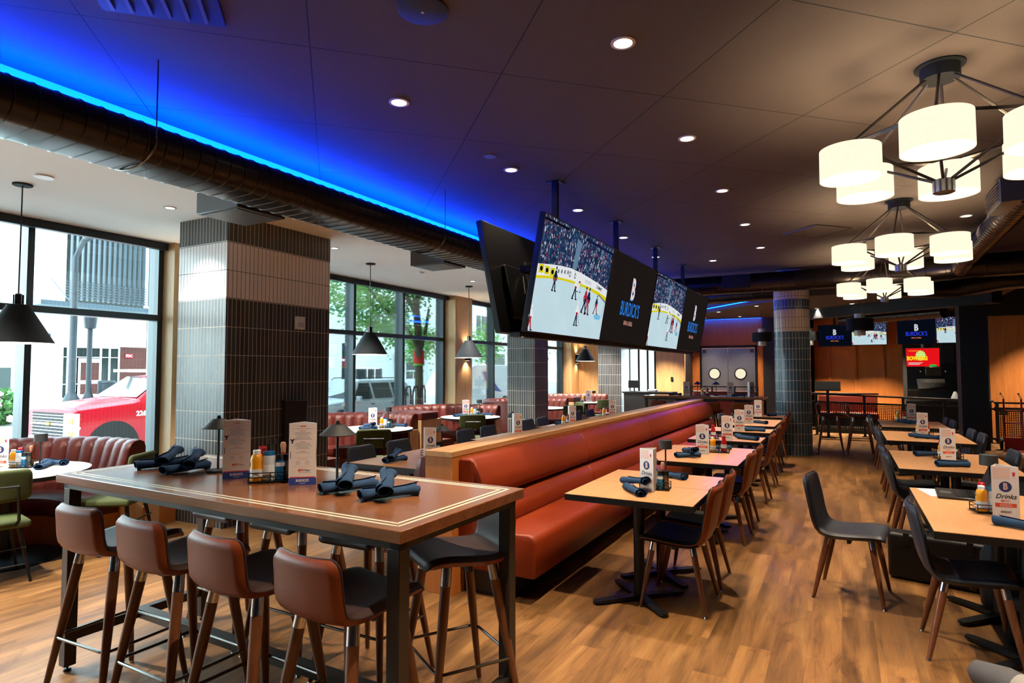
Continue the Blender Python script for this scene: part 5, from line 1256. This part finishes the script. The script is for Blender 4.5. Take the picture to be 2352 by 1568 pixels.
def vehicle(name, label, cat, x, y, st, mat, wheels, wr=.38, wx=.98):
    """st: stations (y, [(half width, z) from sill to centre line]); the near side faces +x"""
    t = thing(name, label, cat, (x-wx, y, GZ)); m = MB(); rows = []
    for yy, sec in st:
        full = [(w, yy, z) for w, z in sec] + [(-w, yy, z) for w, z in sec[::-1]]
        rows.append(full)
    ix = m.grid(rows); m.F(ix[0]); m.F(ix[-1][::-1])
    o = m.build('body', M[mat], t, ang=28, bevel=.02, seg=2)
    for yy in wheels:
        for s in (-1, 1):
            w = MB(); w.cyl((s*(wx-.24), yy, wr), (s*(wx-.02), yy, wr), wr, n=28); tw = w.build('wheel', M['tyre'], t, bevel=.03)
            r = MB(); r.cyl((s*(wx-.03), yy, wr), (s*(wx-.012), yy, wr), wr*.6, n=20); r.build('rim', M['chrome'], tw)
            a = MB(); q = [(wr*1.22*math.cos(PI*k/16), wr*1.25*math.sin(PI*k/16)) for k in range(17)]
            a.prism([(yy+c_, .36+s_) for c_, s_ in q], 'x', s*(wx-.05), s*(wx+.008)); a.build('wheel_arch', M['tyre'], t)
    return t
def glass(t, pts, name='side_window', mat='car_glass'): MB().poly(pts).build(name, M[mat], t, fix=False)
# red pickup: its front points towards -y
def sec(w, zs, zb, wt, zt): return [(w*.93,.32),(w,.5),(w,zs),(w*.97,zb),(wt,zt),(0,zt+.02)]
T = vehicle('pickup_truck', 'fire-red pickup truck with a chrome grille and the number 226, parked outside the first window', 'truck', -14.0, 6.85,
    [(0, sec(.95,.95,1.12,.8,1.18)), (.06, sec(.99,1.0,1.18,.85,1.24)), (1.2, sec(1.0,1.12,1.28,.85,1.36)), (1.35, sec(1.0,1.15,1.32,.84,1.39)), (2.0, sec(1.0,1.15,1.34,.74,1.86)), (2.4, sec(1.0,1.15,1.34,.70,1.90)), (4.0, sec(1.0,1.15,1.34,.70,1.88)), (4.15, sec(1.0,1.15,1.34,.72,1.8)), (4.3, sec(1.0,1.15,1.34,.95,1.36)), (6.0, sec(1.0,1.15,1.34,.95,1.36))], 'car_red', (.78, 4.9), .45, 1.0)
glass(T, [(-.84,1.33,1.41),(.84,1.33,1.41),(.73,1.99,1.87),(-.73,1.99,1.87)], 'windscreen'); 
glass(T, [(.975,1.62,1.36),(.975,2.9,1.36),(.76,2.9,1.80),(.76,2.12,1.80)]); glass(T, [(.975,3.0,1.36),(.975,4.0,1.36),(.76,3.9,1.80),(.76,3.0,1.80)])
m = MB()
for k, z in enumerate((.66,.73,.80,.93,1.0,1.06)): m.box(-.72, .6, -.03, .01, z, z+.018)
m.box(-.75,.62,-.03,0,.86,.905); m.build('grille', M['chrome'], T); MB().box(-.72,.6,-.012,.012,.62,1.12).build('grille_back', M['tyre'], T)
MB().box(-.07,.07,-.05,-.03,.855,.915).build('gold_emblem', M['gold'], T)
hl = MB(); hl.box(.6,1.0,-.035,.1,.62,1.12); hl.build('headlamp', M['chrome'], T, bevel=.02); hl = MB(); hl.box(.6,1.005,-.02,.105,.79,.84); hl.build('headlamp_bar', M['ext_white'], T)
hl = MB(); hl.box(.82,.99,-.045,.11,.9,1.02); hl.build('turn_lamp', M['amber'], T); hl = MB(); hl.box(.82,.99,-.045,.11,.65,.75); hl.build('turn_lamp', M['amber'], T)
MB().box(-.98,.98,-.12,.05,.36,.6).build('bumper', M['chrome'], T, bevel=.03)
MB().box(1.0,1.2,1.55,1.68,1.2,1.48).build('door_mirror', M['tyre'], T, bevel=.03)
m = MB(); put_text(m, '226', .15, lambda x, y, z: (1.012, x+1.35, y+1.05), 0, offset=.006); m.build('fleet_number', M['decal_w'], T, fix=False)
m = MB(); m.box(-.8,.8,4.4,4.45,1.9,1.98); m.box(-.8,.8,2.0,2.05,1.98,2.05); m.box(.75,.8,1.7,5.5,1.98,2.05); m.box(-.8,-.75,1.7,5.5,1.98,2.05); m.build('ladder_rack', M['ext_white'], T)
# silver SUV
def sec2(w, zb, wt, zt): return [(w*.93,.3),(w,.45),(w,.8),(w*.97,zb),(wt,zt),(0,zt+.02)]
S = vehicle('suv', 'silver SUV with roof rails parked outside the second window', 'car', -13.6, 13.2,
    [(0, sec2(.85,.85,.75,.9)), (.08, sec2(.9,.95,.78,1.0)), (1.0, sec2(.93,1.02,.8,1.08)), (1.15, sec2(.93,1.04,.8,1.12)), (1.75, sec2(.93,1.05,.68,1.66)), (2.0, sec2(.93,1.05,.68,1.70)), (4.1, sec2(.93,1.05,.68,1.70)), (4.4, sec2(.93,1.05,.70,1.55)), (4.55, sec2(.9,1.0,.8,1.1))], 'car_silver', (.9, 3.6), .36, .93)
glass(S, [(-.74,1.16,1.15),(.74,1.16,1.15),(.66,1.73,1.62),(-.66,1.73,1.62)], 'windscreen')
glass(S, [(.915,1.45,1.09),(.915,2.35,1.09),(.715,2.35,1.60),(.715,1.88,1.60)]); glass(S, [(.915,2.45,1.09),(.915,3.35,1.09),(.715,3.35,1.60),(.715,2.45,1.60)]); glass(S, [(.915,3.45,1.09),(.915,4.25,1.12),(.72,4.1,1.60),(.715,3.45,1.60)])
MB().box(.93,1.12,1.5,1.62,1.02,1.2).build('door_mirror', M['car_silver'], S, bevel=.03)
for s_ in (-1,1): m = MB(); m.tube([(s_*.62,2.0,1.70),(s_*.62,2.15,1.76),(s_*.62,3.9,1.76),(s_*.62,4.05,1.70)], .015, 6); m.build('roof_rail', M['tyre'], S)
for yy in (2.25, 3.25): MB().box(.93,.95,yy,yy+.16,.9,.93).build('door_handle', M['tyre'], S)
# white van
V = vehicle('delivery_van', 'white van with a blue swoosh parked outside the third window', 'van', -13.8, 20.2,
    [(0, sec2(.9,.9,.75,.95)), (.1, sec2(.95,1.0,.8,1.1)), (.9, sec2(1.0,1.15,.85,1.3)), (1.7, sec2(1.0,1.3,.88,2.1)), (2.2, sec2(1.0,1.3,.9,2.25)), (5.6, sec2(1.0,1.3,.9,2.25)), (5.7, sec2(1.0,1.3,.9,2.2))], 'car_white', (.95, 4.6), .38, 1.0)
glass(V, [(-.8,.95,1.33),(.8,.95,1.33),(.8,1.62,2.02),(-.8,1.62,2.02)], 'windscreen'); 
m = MB(); m.poly([(1.012,2.6,1.95),(1.012,3.3,1.95),(1.012,3.5,1.6),(1.012,3.9,1.25),(1.012,4.3,1.02),(1.012,3.6,1.1),(1.012,3.0,1.4)]); m.build('blue_swoosh', M['decal_b'], V, fix=False)
# street tree
t = thing('street_tree', 'leafy green maple on the pavement outside the second window', 'tree', (-9.9, 13.1, GZ+.12))
m = MB(); m.tube([(0,0,0),(.0,.02,1.2),(.02,-.03,2.2),(.05,-.12,3.0),(.1,-.3,3.8),(.1,-.2,5.2)], .15, 12, rs=[.15,.115,.105,.10,.08,.05])
for a in ((( .02,-.05,2.5),(.1,-.7,3.0),(.1,-1.5,3.4),(.0,-2.2,4.0)), ((.0,.0,2.3),(-.1,.4,2.9),(-.2,.7,3.6)), ((.05,-.2,3.4),(.2,-1.2,4.2),(.1,-2.2,5.0)), ((.08,-.2,3.6),(-.4,.5,4.4),(-.6,1.2,5.2))): m.tube(a, .05, 7, rs=[.07,.05,.035,.02][:len(a)])
m.build('trunk', M['bark'], t)
m = MB(); rnd = random.Random(3)
cl = [(min(.7, rnd.gauss(-.5,.6)), -2.4+2.9*rnd.random(), 3.0+2.8*rnd.random(), .35+.35*rnd.random()) for _ in range(60)] + [(.1,-1.3-.5*k,2.75+.15*k,.35) for k in range(3)] + [(.3*rnd.random(), .3+.2*rnd.random(), 2.75, .3), (0,-.9,2.9,.4), (0,-2.7,3.4,.5), (0,-3.2,3.9,.5)]
for cx, cy, cz, cr_ in cl:
    for k in range(130):
        d = Vector((rnd.gauss(0,1), rnd.gauss(0,1), rnd.gauss(0,1)*.7)); c = Vector((cx, cy, cz)) + d*cr_*.55
        u = Vector((rnd.gauss(0,1), rnd.gauss(0,1), rnd.gauss(0,.5))).normalized(); v = u.orthogonal().normalized(); s = .035+.03*rnd.random()
        m.poly([c-u*s, c+v*s*.7, c+u*s, c-v*s*.7])
m.build('foliage', M['leaf'], t, fix=False)
w = MB(); w.lathe([(.14,2.02),(.145,2.02),(.14,2.42),(.13,2.42)], 16); tw = w.build('red_wrap', plain('red_printed_fabric', '#d3281c', .7), t)
w = MB(); w.lathe([(.146,2.02),(.148,2.02),(.147,2.07),(.145,2.07)], 16); w.build('green_hem', plain('green_printed_fabric', '#6db33a', .7), tw)
for k, (x, y) in enumerate(((-22, 28.8), (-21.5, 36.0), (-21, 42))):
    t = thing('street_tree', ('young green tree across the street behind the maple', 'pale green young tree across the street in the third window', 'further young tree across the street in the fourth window')[k], 'tree', (x, y, .2))
    MB().tube([(0,0,0),(.02,.02,2),(0,0,4)], .06, 7).build('trunk', M['bark'], t)
    m = MB()
    for _ in range(1600):
        d = Vector((rnd.gauss(0,1), rnd.gauss(0,1), rnd.gauss(0,1.1)))*.55; c = Vector((0,0,3.1)) + d
        u = Vector((rnd.gauss(0,1), rnd.gauss(0,1), rnd.gauss(0,.5))).normalized(); v = u.orthogonal().normalized(); s = .07+.05*rnd.random()
        m.poly([c-u*s, c+v*s*.7, c+u*s, c-v*s*.7])
    m.build('foliage', M['leaf'], t, fix=False)
t = thing('bike_rack', 'black looped bike rack beside the street tree', 'bike rack', (-9.0, 11.4, GZ+.12))
m = MB(); 
for k in range(3): m.tube([(0,.28*k,0),(0,.28*k,1.35),(0,.28*k+.05,1.5),(0,.28*k+.16,1.52),(0,.28*k+.2,1.4),(0,.28*k+.2,1.1)], .022, 7)
m.tube([(0,-.05,.3),(0,.6,.3)], .02, 6); m.build('loops', M['tyre'], t)

struct(MB().box(-8.3, -8.1, -30, 60, ZC+.1, 16).build('wall_upper_blocker', plain('grey_brick_facade', '#8a8078', .9, var=.1)))  # unseen upper facade, added to keep the sky off the parked cars
struct(MB().box(-8.3, -8.1, -30, -3.6, GZ, ZC+.1).build('wall_front_facade', bpy.data.materials['grey_brick_facade'])); struct(MB().box(-8.3, -8.1, 18.7, 60, GZ, ZC+.1).build('wall_far_facade', bpy.data.materials['grey_brick_facade']))
struct(MB().box(-8.1, 6.6, -3.6, 20.3, ZC+.13, ZC+.2).build('ceiling_slab', bpy.data.materials['grey_brick_facade']))
# ------------------------------------------------------------------ stage side, bags, oddments
# ramp railing of perforated panels
t = thing('ramp_railing', 'black railing with perforated panels right of the round column', 'railing', (0, 17.3, 0))
def rl(x): return -.06*x   # runs slightly towards the camera to the right
m = MB(); m.tube([(-.75, rl(-.75), 1.03), (2.95, rl(2.95), .93)], .022, 8); m.build('top_rail', M['steel_blk'], t)
m = MB(); m.tube([(-.75, rl(-.75), .84), (2.95, rl(2.95), .76)], .03, 4); m.build('mid_rail', M['steel_blk'], t)
m = MB(); m.tube([(-.75, rl(-.75), .14), (2.95, rl(2.95), .1)], .03, 4); m.build('bottom_rail', M['steel_blk'], t)
for x in (-.6, .45, 1.25, 2.05, 2.88): 
    p = MB(); p.box(x-.028, x+.028, rl(x)-.028, rl(x)+.028, .0, 1.0 - .03*x); p.build('post', M['steel_blk'], t); MB().box(x-.07, x+.07, rl(x)-.07, rl(x)+.07, 0, .012).build('foot_plate', M['steel_blk'], t)
for a, b in ((-.72,.42),(.48,1.22),(1.28,2.02),(2.08,2.85)):
    p = MB(); p.grid([[(a, rl(a)-.0, .16), (b, rl(b), .16)], [(a, rl(a), .82-.02*a), (b, rl(b), .82-.02*b)]]); p.build('perforated_panel', M['perf'], t, fix=False)
MB().box(-.75, .75, -.22, .06, 1.03, 1.065).build('drink_ledge', M['blk_p'], t, bevel=.004)
t = thing('perforated_screen', 'tall black perforated barrier below the right oak wall', 'barrier', (4.5, 17.1, 0))
MB().box(-1.55, 1.5, -.02, .02, .05, .12).build('bottom_rail', M['steel_blk'], t); MB().box(-1.55, 1.5, -.025, .025, .72, .80).build('mid_rail', M['steel_blk'], t); MB().box(-1.55, 1.5, -.025, .025, .88, .92).build('top_rail', M['steel_blk'], t)
for x in (-1.5, -.4, .7, 1.45): MB().box(x-.03, x+.03, -.03, .03, 0, .92).build('post', M['steel_blk'], t)
m = MB(); m.grid([[(-1.5,0,.12),(1.45,0,.12)],[(-1.5,0,.72),(1.45,0,.72)]]); m.build('perforated_panel', M['perf'], t, fix=False)
t = thing('low_platform', 'low black platform edge behind the perforated railing', 'platform', (1.2, 18.6, 0)); MB().box(-1.85, 1.75, -.6, 1.2, 0, .16).build('deck', M['blk_p'], t, bevel=.01); MB().box(-2.0, 1.75, -.62, -.6, .13, .16).build('edge_trim', M['chrome'], t)
t = thing('booth_seat', 'red booth back behind the railing, right of the round column', 'booth seat', (.1, 18.9, .16)); MB().box(-.7, .7, -.08, .08, .3, .80).build('backrest', M['vinyl_red'], t, bevel=.05, seg=4); MB().box(-.7, .7, -.6, -.08, .2, .36).build('seat', M['vinyl'], t, bevel=.04, seg=3); MB().box(-.68, .68, -.55, .05, 0, .2).build('plinth', M['blk_p'], t)
M['matte_blk'] = plain('matte_black_board', '#08090a', .95, 0, .1)
t = thing('tablet_stand', 'black angled tablet stand on a pole right of the round column', 'stand', (-.33, 16.7, 0))
MB().box(-.03, .03, -.03, .03, 0, 1.2).build('pole', M['steel_blk'], t); MB().box(-.16, .16, -.16, .16, 0, .012).build('base_plate', M['steel_blk'], t)
m = MB(); m.prism([(-.2,1.13),(.16,1.33),(.16,1.355),(-.2,1.155)], 'x', -.28, .28); m.build('panel', M['matte_blk'], t, bevel=.006)
# arcade shelf unit in the recess
t = thing('arcade_cabinet', 'black arcade cabinet unit in the recess under the red advert screens', 'arcade cabinet', (2.2, 18.85, .16))
MB().box(-.78, .78, -.1, .5, 0, .62).build('base_cabinet', M['blk_wall'], t, bevel=.01); MB().box(-.78, .78, -.16, .5, .62, .68).build('counter', M['blk_p'], t)
m = MB(); m.prism([(-.12,.95),(.25,1.2),(.25,1.24),(-.12,.99)], 'x', -.5, .1); m.build('sloped_panel', M['blk_p'], t); MB().box(-.5, .1, -.14, -.11, .94, .99).build('panel_edge', M['gun'], t)
MB().box(-.3, .05, .28, .4, 1.32, 1.55).build('control_box', M['gun'], t, bevel=.01)
for s_ in (-1, 1): MB().lathe([(0,-.03),(.03,-.02),(.03,.02),(0,.03)], 10, c=(-.125+s_*.27, .3, 1.43)).build('spot_lamp', M['gun'], t)
MB().box(-.74, -.5, -.05, .15, .74, .95).build('pale_box', M['gun'], t, bevel=.005)
for x in (.28, .52): MB().lathe([(0,0),(.1,0),(.09,.05),(.03,.2),(0,.21)], 14, c=(x, .0, .72)).build('dome_lamp', M['salt'], t)
m = MB(); 
for k in range(9): m.box(-.1+.05*k, -.085+.05*k, .42, .45, 1.65, 2.2)
m.build('speaker_bars', M['grey_metal'], t)
MB().box(-.78, -.7, .35, .5, .62, 2.3).build('side_post', M['blk_wall'], t); MB().box(.7, .78, .35, .5, .62, 2.3).build('side_post', M['blk_wall'], t)
# hand truck
M['ht_red'] = plain('dark_red_enamel', '#8f1420', .35)
t = thing('hand_truck', 'red two-wheeled hand truck at the far right edge', 'hand truck', (3.02, 15.75, 0), -.15)
m = MB()
for x in (-.14, .14): m.tube([(x,-.05,.02),(x,.0,.35),(x,.1,.85),(x,.14,1.05)], .016, 8)
for z, y in ((.3,-.01),(.55,.04),(.8,.09)): m.cyl((-.14,y,z),(.14,y,z),.013,n=8)
m.build('frame', M['ht_red'], t)
for x in (-.14, .14): MB().tube([(x,.14,1.04),(x-.03,.05,1.10),(x-.05,-.06,1.15)], .016, 8).build('hand_grip', M['chrome'], t)
MB().box(-.18, .18, -.26, -.04, .01, .022).build('toe_plate', M['ht_red'], t, bevel=.003); m = MB(); m.box(-.15, .15, -.06, -.04, .02, .26); m.build('back_plate', M['ht_red'], t)
for s_ in (-1, 1): w = MB(); w.cyl((s_*.17,.06,.125),(s_*.225,.06,.125),.125,n=24); w.build('wheel', M['tyre'], t, bevel=.015)
MB().box(-.22,-.08,-.1,-.085,.72,.80).build('paddle', M['gun'], t)
# laptop
t = thing('laptop', 'open black laptop on the table at the right edge', 'laptop', (.69, 5.27, .7605), -.06)
MB().box(-.125, .125, -.18, .18, 0, .017).build('base', M['blk_p'], t, bevel=.004)
k_ = MB(); k_.box(-.02, .09, -.15, .15, .0172, .0182); 
kb = k_.build('keyboard', M['tv'], t)
m = MB()
for r_ in range(5):
    for c_ in range(13): m.box(-.015+.021*r_, .002+.021*r_, -.148+.0228*c_, -.129+.0228*c_, .018, .0195)
m.build('keys', M['gun'], kb); MB().box(-.105, -.04, -.05, .05, .0172, .018).build('trackpad', M['grey_metal'], t)
l = MB(); l.box(0, .24, -.18, .18, 0, .008); lid = l.build('lid', M['blk_p'], t, bevel=.003); lid.location = (.122, 0, .016); lid.rotation_euler = (0, math.radians(-66), 0)
MB().box(.012, .23, -.17, .17, .008, .0088).build('display', M['tv'], lid)
t = tag(MB().box(-.11, .11, -.15, .15, 0, .003).build('paper_sheet', M['paper']), 'white paper sheet under the corner of the open laptop', 'paper', None, (.60, 5.32, .7602), .2)
# slim closed laptop on the nearest round table
t = thing('closed_laptop', 'slim closed dark laptop on the nearest round table at the left edge', 'laptop', (-6.42, 2.40, .7605), .5)
MB().box(-.17, .17, -.12, .12, 0, .01).build('base', M['blk_p'], t, bevel=.003); MB().box(-.17, .17, -.12, .12, .0105, .018).build('lid', M['tv'], t, bevel=.003)
# cases under the laptop table
t = thing('equipment_case', 'black hard equipment case with silver edging under the laptop table', 'case', (.62, 5.74, 0), -.22)
MB().box(-.33, .33, -.09, .09, .008, .36).build('shell', M['steel_blk'], t, bevel=.03, seg=3)
for z in (.355,): MB().box(-.31, .31, -.03, .03, z, z+.01).build('silver_edge', M['chrome'], t)
for x in (-.2, .2): MB().box(x-.02, x+.02, -.096, -.088, .27, .365).build('latch', M['steel_blk'], t)
m = MB(); m.tube([(-.07,0,.36),(-.06,0,.39),(.06,0,.39),(.07,0,.36)], .009, 8); m.build('handle', M['blk_p'], t)
t = thing('backpack', 'black backpack standing under the laptop table', 'bag', (.98, 5.35, 0), .3)
m = MB(); m.lathe([(0,0),(.15,0),(.18,.03),(.19,.2),(.175,.38),(.12,.47),(.05,.5),(0,.5)], 20, sy=.62); m.build('bag_body', M['gray_l'], t, ang=70)
m = MB(); m.lathe([(0,.05),(.1,.05),(.13,.08),(.13,.24),(.1,.28),(0,.28)], 16, c=(0,-.09,0), sy=.5); m.build('front_pocket', M['black_l'], t, ang=70)
m = MB(); m.tube([(-.04,.03,.49),(-.03,.03,.54),(.03,.03,.54),(.04,.03,.49)], .009, 7); m.build('carry_loop', M['black_l'], t)
t = thing('shoulder_bag', 'black soft camera bag with cables on the floor under the laptop table', 'bag', (1.02, 4.72, 0), -.2)
MB().box(-.2, .2, -.14, .14, .003, .3).build('bag_body', M['black_l'], t, bevel=.05, seg=4); MB().box(-.205, .205, -.145, .145, .2, .315).build('flap', M['gray_l'], t, bevel=.04, seg=4)
m = MB(); m.tube([(-.2,0,.25),(-.24,.03,.36),(-.1,.06,.44),(.1,.06,.43),(.22,.02,.33),(.2,0,.25)], .012, 7); m.build('strap', M['black_l'], t)
MB().box(-.1, .0, -.146, -.142, .05, .075).build('white_label', M['decal_w'], t)
# rolled grey jacket at the lower right corner
M['fleece_pale'] = plain('pale_grey_trim', '#8a8682', .9)
M['fleece'] = plain('light_grey_fleece', '#4e4e52', .95, var=.1, bump=.5)
t = thing('rolled_jacket', 'light grey rolled jacket with a pale stripe on the floor in the lower right corner', 'jacket', (.74, 3.82, 0), -.85)
m = MB(); m.tube([(-.27,0,.055),(-.24,0,.07),(-.1,.01,.085),(.1,-.01,.085),(.28,0,.08),(.3,0,.06)], .08, 20, rs=[.03,.062,.075,.08,.075,.03]); m.build('roll', M['fleece'], t, ang=80)
m = MB(); m.tube([(-.02,-.005,.085),(.035,-.005,.085)], .082, 20); m.build('pale_stripe', M['fleece_pale'], t, ang=80)
for k in range(3): m = MB(); m.tube([(-.02+.03*k,.02,.16),(.06+.03*k,.11,.12),(.16+.03*k,.13,.05),(.26,.12,.02)], .012, 8); m.build('drawstring', M['fleece'], t)
# counter behind the far left with small appliances
t = thing('server_counter', 'dark server counter before the glass door past the far square column', 'counter', (-4.95, 17.3, 0)); MB().box(-.6, .75, -.3, .3, 0, .98).build('body', M['blk_wall'], t, bevel=.004); MB().box(-.64, .79, -.33, .33, .98, 1.02).build('worktop', M['steel_blk'], t, bevel=.004)
t = thing('till_screen', 'black till monitor on the server counter', 'monitor', (-5.3, 17.2, 1.02)); MB().box(-.1,.1,-.07,.07,0,.015).build('foot', M['blk_p'], t); MB().box(-.02,.02,0,.02,.01,.12).build('neck', M['blk_p'], t); MB().box(-.17,.17,-.02,.01,.1,.32).build('monitor', M['tv'], t, bevel=.006)
t = tag(MB().box(-.12,.12,-.09,.09,0,.07).build('tissue_pile', M['paper'], bevel=.02, seg=3), 'white crumpled cloth heap on the server counter', 'cloth', None, (-4.75, 17.15, 1.02))
"""dark glass end wall light: back bar rail"""
t = thing('back_rail', 'black rail with a red booth back in front of the kitchen doors', 'railing', (-2.9, 17.6, 0))
MB().box(-.9, .9, -.02, .02, 1.16, 1.19).build('top_rail', M['steel_blk'], t); MB().box(-.9, .9, -.015, .015, 1.02, 1.04).build('mid_rail', M['steel_blk'], t)
for x in (-.88, -.3, .3, .88): MB().box(x-.02, x+.02, -.02, .02, 0, 1.18).build('post', M['steel_blk'], t)
MB().box(-.85, .85, .05, .2, .35, 1.06).build('booth_back', M['vinyl_red'], t, bevel=.04, seg=3)
# ------------------------------------------------------------------ daylight, camera
w = bpy.data.worlds.new('sky'); sc.world = w; w.use_nodes = True; nt = w.node_tree; nt.nodes.clear()
out = nt.nodes.new('ShaderNodeOutputWorld'); bg = nt.nodes.new('ShaderNodeBackground'); tc = nt.nodes.new('ShaderNodeTexCoord')
sep = nt.nodes.new('ShaderNodeSeparateXYZ'); rp = nt.nodes.new('ShaderNodeValToRGB')
nt.links.new(tc.outputs['Generated'], sep.inputs[0]); nt.links.new(sep.outputs[2], rp.inputs[0])
rp.color_ramp.elements[0].position = 0; rp.color_ramp.elements[0].color = (.78,.93,1,1)
rp.color_ramp.elements[1].position = .6; rp.color_ramp.elements[1].color = (.62,.83,1,1)
nt.links.new(rp.outputs[0], bg.inputs[0]); bg.inputs[1].default_value = 10.5; nt.links.new(bg.outputs[0], out.inputs[0])
sl = bpy.data.lights.new('sun', 'SUN'); sl.energy = 3.0; sl.angle = math.radians(8); sl.color = (1,.97,.92)
so = bpy.data.objects.new('sun', sl); COL.objects.link(so); so.rotation_euler = (math.radians(40), math.radians(12), 0); so.location = (-15, 5, 12)

cam = bpy.data.cameras.new('camera'); co = bpy.data.objects.new('camera', cam); COL.objects.link(co); sc.camera = co
cam.sensor_width = 36; cam.lens = 36*1400.4/2352; cam.clip_end = 300; cam.clip_start = .05
yaw = math.radians(28.43); pit = math.radians(2.679); rol = math.radians(-.0628)
fw = Vector((-math.sin(yaw)*math.cos(pit), math.cos(yaw)*math.cos(pit), math.sin(pit)))
rt = Vector((math.cos(yaw), math.sin(yaw), 0)); up = rt.cross(fw)
rt2 = rt*math.cos(rol) + up*math.sin(rol); up2 = up*math.cos(rol) - rt*math.sin(rol)
co.matrix_world = Matrix(((rt2.x, up2.x, -fw.x, 0), (rt2.y, up2.y, -fw.y, 0), (rt2.z, up2.z, -fw.z, 1.64), (0,0,0,1)))
sc.view_settings.view_transform = 'Standard'; sc.view_settings.look = 'None'; sc.view_settings.gamma = 1; sc.view_settings.exposure = .38
sc.view_settings.use_curve_mapping = False
sc.cycles.use_denoising = True; sc.cycles.denoiser = 'OPENIMAGEDENOISE'
sc.cycles.max_bounces = 7; sc.cycles.diffuse_bounces = 4; sc.cycles.glossy_bounces = 3; sc.cycles.transparent_max_bounces = 12
sc.cycles.sample_clamp_indirect = 6; sc.cycles.caustics_reflective = False; sc.cycles.caustics_refractive = False
sc.cycles.use_light_tree = True; sc.cycles.use_adaptive_sampling = True; sc.cycles.adaptive_threshold = .025
